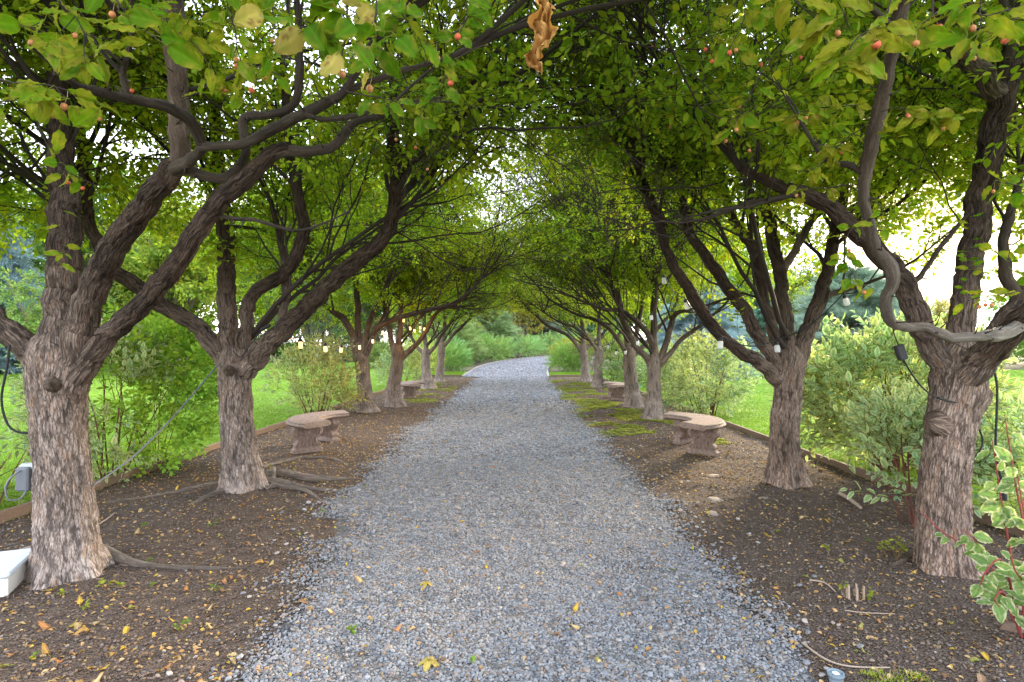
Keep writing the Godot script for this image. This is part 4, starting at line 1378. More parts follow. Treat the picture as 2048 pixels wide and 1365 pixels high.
func stone_mesh(k: int, flat: float) -> ArrayMesh:
	var s := Shape.new()
	# a cut cube with pushed corners: 26 faces would be smooth, this keeps broken edges
	var rows := 4
	var cols := 6
	for i in rows + 1:
		var e := PI * i / rows - PI / 2
		for j in cols + 1:
			var g := TAU * (j % cols) / cols
			var p := Vector3(cos(e) * cos(g), sin(e) * flat, cos(e) * sin(g))
			var r := 1.0 + 0.35 * wobble.get_noise_3d(p.x * 60.0 + k * 70.0, p.y * 60.0, p.z * 60.0)
			if i == 0 or i == rows: r = 0.9
			s.vert(p * r, p, Vector2.ZERO, Color.WHITE)
	for i in rows:
		for j in cols:
			var q := i * (cols + 1) + j
			s.quad(q, q + 1, q + cols + 2, q + cols + 1)
	# flat faces
	var f := Shape.new()
	for t in range(0, s.ix.size(), 3):
		var a := s.v[s.ix[t]]
		var b := s.v[s.ix[t + 1]]
		var d := s.v[s.ix[t + 2]]
		var nn := (d - a).cross(b - a)
		if nn.length_squared() < 1e-9: continue
		nn = nn.normalized()
		if nn.dot(a + b + d) < 0:
			nn = -nn
			var w := b
			b = d
			d = w
		var q2 := f.vert(a, nn, Vector2.ZERO, Color.WHITE)
		f.vert(b, nn, Vector2.ZERO, Color.WHITE); f.vert(d, nn, Vector2.ZERO, Color.WHITE)
		f.tri(q2, q2 + 1, q2 + 2)
	return f.mesh()


func make_blades() -> ArrayMesh:
	var s := Shape.new()
	for k in 16:
		var p := Vector3(rf(-0.06, 0.06), 0, rf(-0.06, 0.06))
		var g := rf(0, TAU)
		var side := Vector3(cos(g), 0, sin(g)) * 0.0032
		var l := rf(0.025, 0.055)
		var tip := p + Vector3(rf(-0.02, 0.02), l, rf(-0.02, 0.02))
		var c := Color(0.23, 0.42, 0.05).lerp(Color(0.36, 0.56, 0.085), rng.randf())
		var nn := side.cross(Vector3.UP).normalized()
		nn = (nn + Vector3.UP).normalized()
		var a := s.vert(p - side, nn, Vector2.ZERO, c)
		s.vert(tip, nn, Vector2.ZERO, c); s.vert(p + side, nn, Vector2.ZERO, c)
		if (s.v[a + 2] - s.v[a]).cross(s.v[a + 1] - s.v[a]).dot(nn) > 0: s.tri(a, a + 1, a + 2)
		else: s.tri(a, a + 2, a + 1)
	return s.mesh()


# ---------------------------------------------------------------- built things
func bench(label: String, cx: float, cz: float, facing: float) -> void:
	# facing +1: the hollow of the curve looks towards -x
	var t := thing("curved_bench", label, "bench", Vector3(cx, ground(cx + facing * 0.7, cz) - 0.01, cz), 0.0, "curved cast stone benches beside the path")
	var s := Shape.new()
	var prof := [Vector2(0.52, 0.372), Vector2(0.495, 0.384), Vector2(0.478, 0.400), Vector2(0.488, 0.416), Vector2(0.505, 0.424), Vector2(0.502, 0.436), Vector2(0.516, 0.447), Vector2(0.535, 0.45),
		Vector2(0.915, 0.45), Vector2(0.934, 0.447), Vector2(0.948, 0.436), Vector2(0.945, 0.424), Vector2(0.962, 0.416), Vector2(0.972, 0.400), Vector2(0.955, 0.384), Vector2(0.93, 0.372)]
	var span := deg_to_rad(62.0)
	var n := 40
	var m := prof.size()
	for k in m:
		var p: Vector2 = prof[k]
		var q: Vector2 = prof[(k + 1) % m]
		var nn2 := Vector2(-(q.y - p.y), q.x - p.x).normalized()
		var s0 := s.v.size()
		for i in n + 1:
			var a := lerpf(-span, span, float(i) / n)
			var o := Vector3(cos(a) * facing, 0, sin(a))
			var nn := o * nn2.x + Vector3(0, nn2.y, 0)
			s.vert(o * p.x + Vector3(0, p.y, 0), nn, Vector2.ZERO, Color.WHITE)
			s.vert(o * q.x + Vector3(0, q.y, 0), nn, Vector2.ZERO, Color.WHITE)
		for i in n:
			var b := s0 + i * 2
			if facing > 0: s.quad(b, b + 1, b + 3, b + 2)
			else: s.quad(b, b + 2, b + 3, b + 1)
	for e in [-1.0, 1.0]:
		var o2 := Vector3(cos(span) * facing, 0, sin(span) * float(e))
		var nn3 := Vector3(-sin(span) * facing, 0, cos(span) * float(e))
		var mid := s.vert(o2 * 0.725 + Vector3(0, 0.41, 0), nn3, Vector2.ZERO, Color.WHITE)
		var first := s.v.size()
		for k in m:
			var p2: Vector2 = prof[k]
			s.vert(o2 * p2.x + Vector3(0, p2.y, 0), nn3, Vector2.ZERO, Color.WHITE)
		for k in m:
			var a3 := first + k
			var b3 := first + (k + 1) % m
			if (s.v[b3] - s.v[mid]).cross(s.v[a3] - s.v[mid]).dot(nn3) > 0: s.tri(mid, a3, b3)
			else: s.tri(mid, b3, a3)
	obj("seat_slab", s.mesh(), M.cast_stone, t)
	var leg := bench_leg()
	for e in [-1.0, 1.0]:
		var a2 := 0.70 * float(e)
		var o4 := obj("leg", leg, M.cast_stone, t)
		o4.position = Vector3(cos(a2) * 0.725 * facing, 0, sin(a2) * 0.725)
		o4.rotation.y = -a2 * facing + (0.0 if e > 0 else PI)


func bench_leg() -> ArrayMesh:
	# a scrolled pedestal: x across, y up, z through; volutes raised on both faces
	var half := [Vector2(0, 0.205), Vector2(0.05, 0.205), Vector2(0.06, 0.185), Vector2(0.085, 0.172), Vector2(0.11, 0.178), Vector2(0.135, 0.168), Vector2(0.155, 0.142), Vector2(0.18, 0.135), Vector2(0.21, 0.15),
		Vector2(0.25, 0.188), Vector2(0.285, 0.208), Vector2(0.32, 0.205), Vector2(0.345, 0.185), Vector2(0.36, 0.178), Vector2(0.376, 0.178)]
	var width := func(y: float) -> float:
		for k in half.size() - 1:
			var a: Vector2 = half[k]
			var b: Vector2 = half[k + 1]
			if y <= b.x: return lerpf(a.y, b.y, (y - a.x) / (b.x - a.x))
		return 0.178
	var s := Shape.new()
	var ny := 46
	var nx := 46
	for sd in [1.0, -1.0]:
		var s0 := s.v.size()
		for i in ny + 1:
			var y := 0.376 * i / ny
			var w: float = width.call(y)
			for j in nx + 1:
				var u := 2.0 * j / nx - 1.0
				var x := u * w
				var z := 0.062
				if y > 0.055:
					var v := Vector2(absf(x) - 0.095, y - 0.285)
					var r := v.length()
					if r < 0.082: z += 0.015 * cos(TAU * r / 0.034 + v.angle() * -1.0) * smoothstep(0.085, 0.06, r) + 0.004
					var band := absf(x) - (0.06 + 0.10 * pow(absf(y - 0.17) / 0.12, 1.5) * 0.5)
					if y < 0.235: z += 0.012 * cos(TAU * band / 0.045) * smoothstep(0.06, 0.09, y) * smoothstep(0.24, 0.2, y)
					z += 0.011 * smoothstep(0.02, 0.0, absf(x) - 0.03 * smoothstep(0.33, 0.2, y)) * smoothstep(0.36, 0.33, y)
				else: z += 0.012
				z -= 0.012 * smoothstep(0.93, 1.0, absf(u))
				s.vert(Vector3(x, y, z * float(sd)), Vector3.UP, Vector2.ZERO, Color.WHITE)
		for i in ny:
			for j in nx:
				var q := s0 + i * (nx + 1) + j
				if sd > 0: s.quad(q, q + nx + 1, q + nx + 2, q + 1)
				else: s.quad(q, q + 1, q + nx + 2, q + nx + 1)
	var e0 := s.v.size()
	for sx in [1.0, -1.0]:
		for i in ny + 1:
			var y := 0.376 * i / ny
			var w: float = width.call(y)
			var zz := 0.05 + (0.012 if y <= 0.055 else 0.0)
			s.vert(Vector3(w * float(sx), y, zz), Vector3.UP, Vector2.ZERO, Color.WHITE)
			s.vert(Vector3(w * float(sx), y, -zz), Vector3.UP, Vector2.ZERO, Color.WHITE)
		var b := e0 if sx > 0 else e0 + (ny + 1) * 2
		for i in ny:
			var q := b + i * 2
			if sx > 0: s.quad(q, q + 2, q + 3, q + 1)
			else: s.quad(q, q + 1, q + 3, q + 2)
	s.smooth_normals()
	return s.mesh()


func wire(parent: Node, called: String, rows: Array, r: float, mat: Material, sag := 0.0, offset := Vector3.ZERO) -> MeshInstance3D:
	var pts := PackedVector3Array()
	var rad := PackedFloat32Array()
	for q in rows:
		pts.append((P(q[0], q[1], q[2]) if q is Array else q) - offset)
		rad.append(r)
	var rs := resample(pts, rad, 0.04)
	var pp: PackedVector3Array = rs[0]
	if sag > 0.0:
		for i in pp.size(): pp[i].y -= sag * sin(PI * i / (pp.size() - 1.0))
	var s := Shape.new()
	s.tube(pp, rs[1], 7, Color.WHITE, 1.0, 1.0, true)
	return obj(called, s.mesh(), mat, parent)


# one hanging lamp: black cap over a small jar
func string_lamp(parent: Node, at: Vector3, lit: bool, tilt: Vector3, sc := 1.0) -> void:
	var flip := Transform3D(Basis(Vector3.RIGHT, PI), Vector3.ZERO)
	var cap := Shape.new()
	cap.lathe(flip, [Vector2(0.0, 0.0), Vector2(0.008, 0.0), Vector2(0.010, 0.012), Vector2(0.021, 0.016), Vector2(0.022, 0.045), Vector2(0.0, 0.045)], 14)
	var lamp := obj("lamp", cap.mesh(), M.black_rubber, parent)
	lamp.transform = Transform3D(Basis.from_euler(tilt).scaled(Vector3.ONE * sc), at)
	if lit:
		var b := Shape.new()
		b.lathe(flip, [Vector2(0.0, 0.046), Vector2(0.019, 0.046), Vector2(0.023, 0.06), Vector2(0.023, 0.115), Vector2(0.015, 0.122), Vector2(0.0, 0.122)], 14)
		obj("glowing_bulb", b.mesh(), M.glow, lamp)
		var l := OmniLight3D.new()
		l.name = "bulb_light"
		l.light_color = Color(1.0, 0.74, 0.46)
		l.light_energy = 0.022
		l.omni_range = 12.0
		l.omni_attenuation = 2.0
		l.light_size = 0.02
		l.shadow_enabled = true
		lamp.add_child(l)
		l.position = Vector3(0, -0.085, 0)
	else:
		var g := Shape.new()
		g.lathe(flip, [Vector2(0.020, 0.046), Vector2(0.025, 0.056), Vector2(0.027, 0.118), Vector2(0.022, 0.126), Vector2(0.0, 0.126)], 16)
		for k in 9:
			var a := TAU * k / 9
			g.tube(PackedVector3Array([Vector3(cos(a) * 0.0265, -0.056, sin(a) * 0.0265), Vector3(cos(a) * 0.0275, -0.118, sin(a) * 0.0275)]), PackedFloat32Array([0.0025, 0.0025]), 4, Color.WHITE)
		obj("glass_shade", g.mesh(), M.frosted, lamp)
		var f := Shape.new()
		f.lathe(flip, [Vector2(0.0, 0.046), Vector2(0.007, 0.046), Vector2(0.012, 0.07), Vector2(0.009, 0.1), Vector2(0.0, 0.105)], 10)
		obj("bulb", f.mesh(), M.glass, lamp)


func leafy_twig(tree: Node3D, rows: Array, leaves: int, fruits: int, tones: Array, sc := 1.0, r := 0.0028, upright := false) -> void:
	var pts := PackedVector3Array()
	var rad := PackedFloat32Array()
	for k in rows.size():
		var q: Array = rows[k]
		pts.append(P(q[0], q[1], q[2]) - tree.position)
		rad.append(r * (1.0 - 0.6 * k / (rows.size() - 1.0)))
	var rs := resample(pts, rad, 0.03)
	var pp: PackedVector3Array = rs[0]
	for i in pp.size(): pp[i] += rv() * 0.003
	var s := Shape.new()
	s.tube(pp, rs[1], 5, Color(2.0, 1.5, 1.15), 1.0, 2.0, true)
	# side shoots
	var ends := []
	for k in int(leaves / 4.0):
		var i := clampi(int(pp.size() * rf(0.25, 0.9)), 0, pp.size() - 2)
		var e := pp[i] + (rv() + (pp[i + 1] - pp[i]).normalized() * 0.8).normalized() * rf(0.03, 0.09)
		s.tube(PackedVector3Array([pp[i], pp[i].lerp(e, 0.5) + rv() * 0.006, e]), PackedFloat32Array([r * 0.6, r * 0.5, r * 0.35]), 4, Color(2.0, 1.5, 1.15))
		ends.append(e)
	var tw := obj("leafy_twig", s.mesh(), M.twig, tree)
	for k in leaves:
		var u := lerpf(0.22, 1.0, (k + rng.randf() * 0.8) / leaves)
		var i := clampi(int(u * (pp.size() - 1)), 0, pp.size() - 1)
		var at := pp[i]
		if k % 3 == 0 and ends.size(): at = ends[rng.randi() % ends.size()]
		var toward := (eye - (at + tree.position)).normalized()
		var side := toward.cross(Vector3.UP).normalized()
		var d := (side * rf(-1.0, 1.0) + Vector3(0, rf(-0.9, 0.25), 0) + toward * rf(-0.4, 0.4)).normalized()
		if upright: d = (side * (1.0 if k % 2 == 0 else -1.0) + Vector3(0, rf(0.1, 0.5), 0) + toward * rf(-0.3, 0.3)).normalized()
		var up := (toward * rf(0.1, 1.0) + Vector3(0, rf(0.0, 0.9), 0) + rv() * 0.6).normalized()
		var o := MeshInstance3D.new()
		o.name = "leaf"
		o.mesh = leaf_meshes[tones[rng.randi() % tones.size()]]
		o.material_override = M.leaf
		var size := rf(0.72, 1.15) * sc
		o.transform = aim(at + d * 0.02 * size, d, up, size)
		tw.add_child(o, true)
	for k in int(ceil(fruits * 0.6)):
		var i := clampi(int(rf(0.4, 1.0) * (pp.size() - 1)), 0, pp.size() - 1)
		crab_apple(tw, pp[i], rf(0.85, 1.15))


var apple_mesh: ArrayMesh
func crab_apple(parent: Node, at: Vector3, sc: float) -> void:
	if apple_mesh == null:
		var s := Shape.new()
		var prof := []
		for k in 11:
			var e := PI * k / 10 - PI / 2
			prof.append(Vector2(cos(e) * 0.0085, sin(e) * 0.009 - 0.042 - 0.0018 * cos(e * 2.0) * 0.0))
		var c := Color(0.52, 0.215, 0.085)
		s.lathe(Transform3D.IDENTITY, prof, 14, c)
		s.tube(PackedVector3Array([Vector3(0, 0, 0), Vector3(0.002, -0.016, 0), Vector3(0, -0.034, 0)]), PackedFloat32Array([0.0009, 0.0008, 0.001]), 4, Color(0.25, 0.2, 0.06))
		s.tube(PackedVector3Array([Vector3(0, -0.05, 0), Vector3(0, -0.0535, 0)]), PackedFloat32Array([0.0018, 0.0026]), 5, Color(0.10, 0.05, 0.03), 1, 1, true)
		apple_mesh = s.mesh()
	var o := obj("crab_apple", apple_mesh, M["fruit_%d" % (rng.randi() % 3)], parent)
	o.transform = Transform3D(Basis.from_euler(Vector3(rf(-0.5, 0.5), rf(0, TAU), rf(-0.5, 0.5))).scaled(Vector3.ONE * sc), at)


func ground_at(x: float, d: float, up := 0.0) -> Vector3:
	return Vector3(x, ground(x, -d) + up, -d)


func litter_leaf(k: int) -> ArrayMesh:
	var c := [Color(0.50, 0.30, 0.07), Color(0.42, 0.20, 0.08), Color(0.55, 0.42, 0.20), Color(0.60, 0.40, 0.05), Color(0.30, 0.19, 0.11), Color(0.30, 0.33, 0.08)]
	return fine_leaf(0.055, 0.03, c[k % 6], Color(0.24, 0.13, 0.06), 0.35, rf(0.5, 1.2), Color(-1, 0, 0), 5)


func scatter() -> void:
	# fallen leaves: the nearest ones singly, small bits as one spread
	var kinds := ["yellow brown", "rust brown", "pale tan", "golden yellow", "dull brown", "olive green"]
	var lm := []
	for k in 12: lm.append(litter_leaf(k))
	for k in 290:
		var d := lerpf(2.45, 8.0, pow(rng.randf(), 1.3))
		var half := 0.95 * d
		var x := rf(-minf(half, 4.2), minf(half, 3.8))
		var on_path := x > path_left(-d) and x < path_right(-d)
		if on_path and rng.randf() < 0.55: x = rf(-minf(half, 4.2), path_left(-d))
		on_path = x > path_left(-d) and x < path_right(-d)
		var zone := "at the picture's bottom edge" if d < 3.1 else ("level with the front trunks" if d < 4.3 else ("before the second trees" if d < 6.2 else "level with the nearer benches"))
		var where: String
		if on_path: where = "on the left half of the gravel" if x < -0.5 else ("in the middle of the gravel" if x < 0.6 else "on the right half of the gravel")
		elif x < 0: where = "on soil near the left gravel edge" if x > path_left(-d) - 0.7 else ("on soil in the left tree row" if x > -3.4 else "on soil by the left timber edging")
		else: where = "on soil near the right gravel edge" if x < path_right(-d) + 0.6 else "on soil in the right tree row"
		where += " " + zone
		var j := rng.randi() % 12
		var o := obj("fallen_leaf", lm[j], M.dry_leaf)
		tag(o, "fallen %s leaf %s" % [kinds[j % 6], where], "leaf", "fallen leaves on soil and gravel")
		o.transform = Transform3D(Basis.from_euler(Vector3(rf(-0.35, 0.35), rf(0, TAU), rf(-0.5, 0.5) + (PI if rng.randf() < 0.4 else 0.0))).scaled(Vector3.ONE * rf(0.55, 1.15)), ground_at(x, d, 0.014 + (0.012 if on_path else 0.0)))
	var bits := []
	var bt := []
	for k in 3:
		bits.append([]); bt.append(PackedColorArray())
	var flake := Shape.new()
	flake.leaf(Vector3(0, 0, 0.5), Vector3(0, 0, -1), Vector3.UP, 1.0, 0.55, Color.WHITE, 0.5)
	var crumb := stone_mesh(7, 0.6)
	var chip := Shape.new()
	chip.box(Transform3D.IDENTITY, Vector3(0.22, 0.12, 1.0))
	var meshes := [flake.mesh(), crumb, chip.mesh()]
	for k in 62000:
		var d := 2.2 * pow(27.5 / 2.2, pow(rng.randf(), 0.92))
		var half := minf(1.0 * d + 0.3, 4.3)
		var x := rf(-half, minf(half, 3.88))
		var inside := minf(x - path_left(-d), path_right(-d) - x)
		if inside > 0.1 and rng.randf() < 0.80 + 0.15 * minf(inside, 1.0): continue
		var m := 0 if rng.randf() < (0.62 if d > 6.0 else 0.28) + (0.3 if inside > 0.1 else 0.0) else (1 if rng.randf() < 0.82 else 2)
		var size: float
		var c: Color
		if m == 0:
			size = rf(0.012, 0.034) * (1.0 + d * 0.02)
			c = Color(0.50, 0.27, 0.085).lerp(Color(0.55, 0.40, 0.21), rng.randf()) * rf(0.55, 1.15)
			if rng.randf() < 0.12: c = Color(0.55, 0.36, 0.05)
		elif m == 1:
			size = rf(0.0025, 0.008) * (1.0 + d * 0.05)
			c = Color(0.125, 0.096, 0.078) * rf(0.6, 1.5)
			if rng.randf() < 0.05: c = stone_tone(rng.randf())
		else:
			size = rf(0.012, 0.034) * (1.0 + d * 0.02)
			c = Color(0.11, 0.08, 0.062) * rf(0.5, 1.9)
		bits[m].append(Transform3D(Basis.from_euler(Vector3(rf(-0.4, 0.4), rf(0, TAU), rf(-0.6, 0.6))).scaled(Vector3.ONE * size), ground_at(x, d, 0.004 + (0.018 if inside > 0.1 else 0.0))))
		bt[m].append(c)
	var names := ["leaf_litter", "soil_crumbs", "bark_chips"]
	var labels := ["thin scatter of tiny dry leaf bits over soil and gravel", "loose soil crumbs and grit over the bare ground", "dark bark chips and twig bits over the bare ground"]
	for m2 in 3:
		var o2 := many(names[m2], meshes[m2], M.dry_leaf if m2 == 0 else M.stone, bits[m2], bt[m2])
		tag(o2, labels[m2], "litter", "", "stuff")
	# moss on the right hand soil
	var ma := []
	var mt := PackedColorArray()
	var tuft := Shape.new()
	for k in 14:
		var g := k * 2.4
		var o3 := Vector3(cos(g), 0, sin(g)) * 0.03 * sqrt(k / 14.0)
		var tip := o3 * 1.5 + Vector3(0, rf(0.010, 0.02), 0)
		var sd := Vector3(-sin(g), 0, cos(g)) * 0.004
		var nn := (Vector3.UP + o3 * 10.0).normalized()
		var a := tuft.vert(o3 - sd, nn, Vector2.ZERO, Color.WHITE)
		tuft.vert(tip, nn, Vector2.ZERO, Color.WHITE * 1.2); tuft.vert(o3 + sd, nn, Vector2.ZERO, Color.WHITE)
		if (tuft.v[a + 2] - tuft.v[a]).cross(tuft.v[a + 1] - tuft.v[a]).dot(nn) > 0: tuft.tri(a, a + 1, a + 2)
		else: tuft.tri(a, a + 2, a + 1)
	var tm := tuft.mesh()
	var tries := 0
	while ma.size() < 9000 and tries < 200000:
		tries += 1
		var d: float
		var x: float
		var limit := 0.12
		if rng.randf() < 0.93:
			d = rf(8.6, 25.5)
			x = rf(1.1, 3.3) if rng.randf() < 0.85 else rf(-3.4, -2.2)
			if x < 0: d = rf(15.0, 24.0)
			limit = 0.02 if d > 9.5 else 0.2
		else:
			d = rf(2.5, 3.4); x = rf(1.5, 2.7)
			limit = 0.34
		if wobble.get_noise_2d(x * 75.0 + 400.0, d * 55.0) < limit: continue
		ma.append(Transform3D(Basis(Vector3.UP, rf(0, TAU)).scaled(Vector3(1.4, rf(0.7, 1.3), 1.4) * (0.7 if d < 4 else 1.0)), ground_at(x, d, 0.0)))
		var y := rf(0.7, 1.2)
		mt.append(Color(0.30 * y, 0.35 * y, 0.03 * y))
	var mo := many("moss", tm, M.moss, ma, mt)
	tag(mo, "yellow green moss patches on the soil beside the path", "moss", "", "stuff")


func seedling(x: float, d: float, h: float, leaves: int, tone: Color, label: String, sc := 1.0) -> void:
	var t := thing("seedling", label, "weed", ground_at(x, d, -0.005), rf(0, TAU), "small seedlings on the soil")
	var s := Shape.new()
	var tops := []
	for k in maxi(1, int(leaves / 4.0)):
		var e := Vector3(rf(-0.5, 0.5) * h, h * rf(0.6, 1.0), rf(-0.5, 0.5) * h)
		s.tube(PackedVector3Array([Vector3(0, 0, 0), e * 0.5 + rv() * 0.008, e]), PackedFloat32Array([0.002, 0.0016, 0.001]), 4, Color(0.16, 0.11, 0.05))
		tops.append(e)
	obj("stem", s.mesh(), M.stone, t)
	for k in leaves:
		var e2: Vector3 = tops[k % tops.size()]
		var d2 := Vector3(rf(-1, 1), rf(-0.2, 0.5), rf(-1, 1)).normalized()
		var l := Shape.new()
		l.leaf(e2 * rf(0.5, 1.0), d2, (Vector3.UP + rv() * 0.5).normalized(), rf(0.02, 0.034) * sc, rf(0.013, 0.02) * sc, tone * rf(0.75, 1.25), rf(0.1, 0.4))
		obj("leaf", l.mesh(), M.leaf, t)


func root_tube(tree: Node3D, rows: Array, smooth := true) -> void:
	# rows of [px, py, thickness in m, height above the soil]
	var p := PackedVector3Array()
	var r := PackedFloat32Array()
	for q in rows:
		var g := G(q[0], q[1])
		p.append(g + Vector3(0, q[3] - q[2] * 0.1, 0) - tree.position)
		r.append(q[2])
	var rs := resample(p, r, 0.03)
	var s := Shape.new()
	bark_tube(s, rs[0], rs[1], 16, 0.005, Color(0.85, 0.76, 0.70), Color(0.75, 0.66, 0.60), 0.0, 5, rows[0][0])
	obj("root", s.mesh(), M.young_bark if smooth else M.bark, tree)


func make_foreground() -> void:
	var t1: Node3D = get_node("crabapple_tree")
	var g := [0, 1, 2, 3, 5, 8]
	var yg := [2, 3, 5, 6, 7, 9]
	var yy := [6, 7, 9, 10, 11, 5]
	var big := [1, 4, 1, 0, 3]
	# hanging into the top left of the view, from the branches of the front left tree
	leafy_twig(t1, [[-70, 140, 1.5], [30, 165, 1.5], [110, 172, 1.5], [172, 200, 1.55]], 18, 3, yg, 1.0)
	leafy_twig(t1, [[-60, 30, 1.6], [60, 55, 1.6], [130, 85, 1.6], [185, 120, 1.6]], 18, 1, yg)
	leafy_twig(t1, [[60, -80, 1.5], [120, 0, 1.5], [160, 50, 1.5], [172, 130, 1.5]], 18, 1, yg)
	leafy_twig(t1, [[180, -80, 1.45], [230, 0, 1.45], [270, 40, 1.45], [322, 85, 1.4]], 14, 1, g, 1.1)
	leafy_twig(t1, [[-40, 215, 1.7], [40, 200, 1.7], [100, 205, 1.7], [132, 225, 1.7]], 12, 2, yg)
	leafy_twig(t1, [[430, -80, 1.9], [470, 60, 1.9], [480, 120, 1.9], [520, 165, 1.95]], 16, 5, yg)
	leafy_twig(t1, [[675, -80, 1.2], [650, 0, 1.2], [625, 45, 1.2], [600, 58, 1.2]], 9, 0, big, 1.15)
	leafy_twig(t1, [[705, -70, 1.2], [694, 40, 1.2], [690, 90, 1.2], [676, 125, 1.22]], 10, 1, big, 1.15)
	leafy_twig(t1, [[755, -70, 1.35], [752, 40, 1.35], [755, 100, 1.35], [738, 150, 1.4]], 9, 2, big, 1.05)
	leafy_twig(t1, [[985, -80, 1.6], [945, 20, 1.6], [905, 70, 1.6], [850, 95, 1.65]], 14, 5, g)
	leafy_twig(t1, [[975, 90, 1.9], [910, 120, 1.9], [865, 200, 2.0], [830, 220, 2.0]], 14, 2, g)
	leafy_twig(t1, [[690, 182, 2.2], [760, 195, 2.2], [820, 205, 2.3], [885, 200, 2.4]], 18, 3, g)
	leafy_twig(t1, [[360, 205, 2.6], [420, 170, 2.4], [480, 130, 2.3], [560, 150, 2.2]], 16, 4, yg)
	leafy_twig(t1, [[70, 230, 2.4], [110, 330, 2.5], [150, 352, 2.5], [195, 372, 2.5]], 9, 4, g, 0.9)
	leafy_twig(t1, [[135, 360, 3.0], [120, 420, 3.0], [125, 480, 3.05], [108, 560, 3.1]], 7, 0, yg, 0.8)
	leafy_twig(t1, [[300, -60, 2.0], [330, 40, 2.0], [390, 90, 2.0], [430, 150, 2.0]], 16, 1, yg)
	leafy_twig(t1, [[560, -60, 1.8], [545, 20, 1.8], [560, 80, 1.8], [570, 130, 1.8]], 10, 0, g)
	leafy_twig(t1, [[800, -60, 1.5], [800, 20, 1.5], [830, 60, 1.55], [870, 110, 1.6]], 10, 1, g)
	var t2: Node3D = get_node("crabapple_tree_006")
	leafy_twig(t2, [[1530, -80, 1.5], [1590, 5, 1.5], [1640, 30, 1.5], [1695, 60, 1.5]], 16, 2, yy)
	leafy_twig(t2, [[1800, -80, 1.3], [1770, 40, 1.3], [1720, 75, 1.3], [1648, 165, 1.35]], 14, 1, yy, 1.05)
	leafy_twig(t2, [[1850, -80, 1.35], [1870, 10, 1.35], [1855, 40, 1.35], [1800, 75, 1.35]], 12, 3, yg, 1.05)
	leafy_twig(t2, [[1890, -80, 1.5], [1930, 10, 1.5], [1980, 30, 1.5], [2050, 10, 1.5]], 14, 1, yg)
	leafy_twig(t2, [[2080, 20, 1.7], [2020, 45, 1.7], [1985, 75, 1.7], [1930, 105, 1.75]], 9, 3, yg, 0.9)
	leafy_twig(t2, [[1742, 215, 2.65], [1700, 211, 2.6], [1640, 216, 2.6], [1570, 235, 2.6]], 20, 4, yy, 1.0, 0.004)
	leafy_twig(t2, [[1763, 225, 2.6], [1800, 215, 2.55], [1850, 230, 2.5], [1898, 245, 2.5]], 20, 4, yy)
	leafy_twig(t2, [[1735, 250, 2.75], [1690, 280, 2.75], [1640, 330, 2.8], [1595, 345, 2.8]], 16, 1, yy)
	leafy_twig(t2, [[1732, 400, 2.85], [1700, 372, 2.85], [1650, 376, 2.85], [1590, 378, 2.85]], 9, 1, yy, 0.9, 0.004)
	leafy_twig(t2, [[1738, 440, 2.85], [1705, 455, 2.8], [1690, 500, 2.8], [1712, 560, 2.8], [1742, 575, 2.8]], 18, 2, g)
	leafy_twig(t2, [[1738, 400, 2.75], [1760, 410, 2.7], [1765, 430, 2.7], [1745, 470, 2.7]], 6, 0, yg, 0.9)
	leafy_twig(t2, [[1938, 650, 3.5], [1940, 560, 3.5], [1942, 480, 3.5], [1940, 428, 3.5]], 18, 0, g, 0.72, 0.002, true)
	leafy_twig(t2, [[2080, 380, 2.5], [2030, 370, 2.5], [1998, 360, 2.5], [1984, 372, 2.5]], 8, 1, g)
	leafy_twig(t2, [[2090, 470, 2.4], [2045, 480, 2.4], [2022, 500, 2.4], [2015, 545, 2.4]], 9, 0, g)
	leafy_twig(t2, [[2080, 575, 2.6], [2000, 590, 2.6], [1945, 598, 2.7], [1928, 610, 2.7]], 8, 4, yg, 0.9)
	leafy_twig(t2, [[1965, -60, 1.9], [1960, 50, 1.9], [1952, 85, 1.9], [1955, 108, 1.9]], 6, 4, yg)
	leafy_twig(t2, [[1500, -80, 2.2], [1490, 20, 2.2], [1480, 60, 2.2], [1452, 110, 2.2]], 16, 3, yg)
	leafy_twig(t2, [[1400, -70, 2.4], [1420, 40, 2.4], [1415, 90, 2.4], [1432, 122, 2.4]], 12, 3, yg)
	leafy_twig(t2, [[1540, 120, 2.5], [1510, 170, 2.5], [1480, 230, 2.5], [1450, 280, 2.6]], 14, 2, yg)
	leafy_twig(get_node("crabapple_tree_007"), [[1481, 690, 5.8], [1475, 650, 5.8], [1477, 610, 5.8], [1471, 575, 5.8]], 16, 0, yy, 0.75, 0.002, true)
	# loose fruit among the farther leaves
	for q in [[1270, 125, 4.6], [1185, 275, 5.0], [1255, 322, 5.0], [1480, 195, 3.2], [1340, 240, 4.2], [1300, 82, 4.0], [1130, 320, 6.0], [1365, 60, 3.5], [1525, 110, 3.0], [1498, 285, 3.4], [1600, 95, 3.0]]:
		crab_apple(t2, P(q[0], q[1], q[2]) - t2.position, 1.2)
	for q in [[833, 285, 3.4], [860, 325, 3.6], [790, 262, 3.2], [545, 70, 2.6], [500, 118, 2.4], [735, 88, 2.8], [260, 160, 2.6], [205, 220, 2.7]]:
		crab_apple(t1, P(q[0], q[1], q[2]) - t1.position, 1.1)
	# the crumpled dead leaf that hangs before the canopy
	var d := thing("dead_leaf", "crumpled tan dead leaf hanging at the top centre of the canopy", "leaf", P(1080, -6, 1.0))
	var s := Shape.new()
	var rows := 64
	var cols := 26
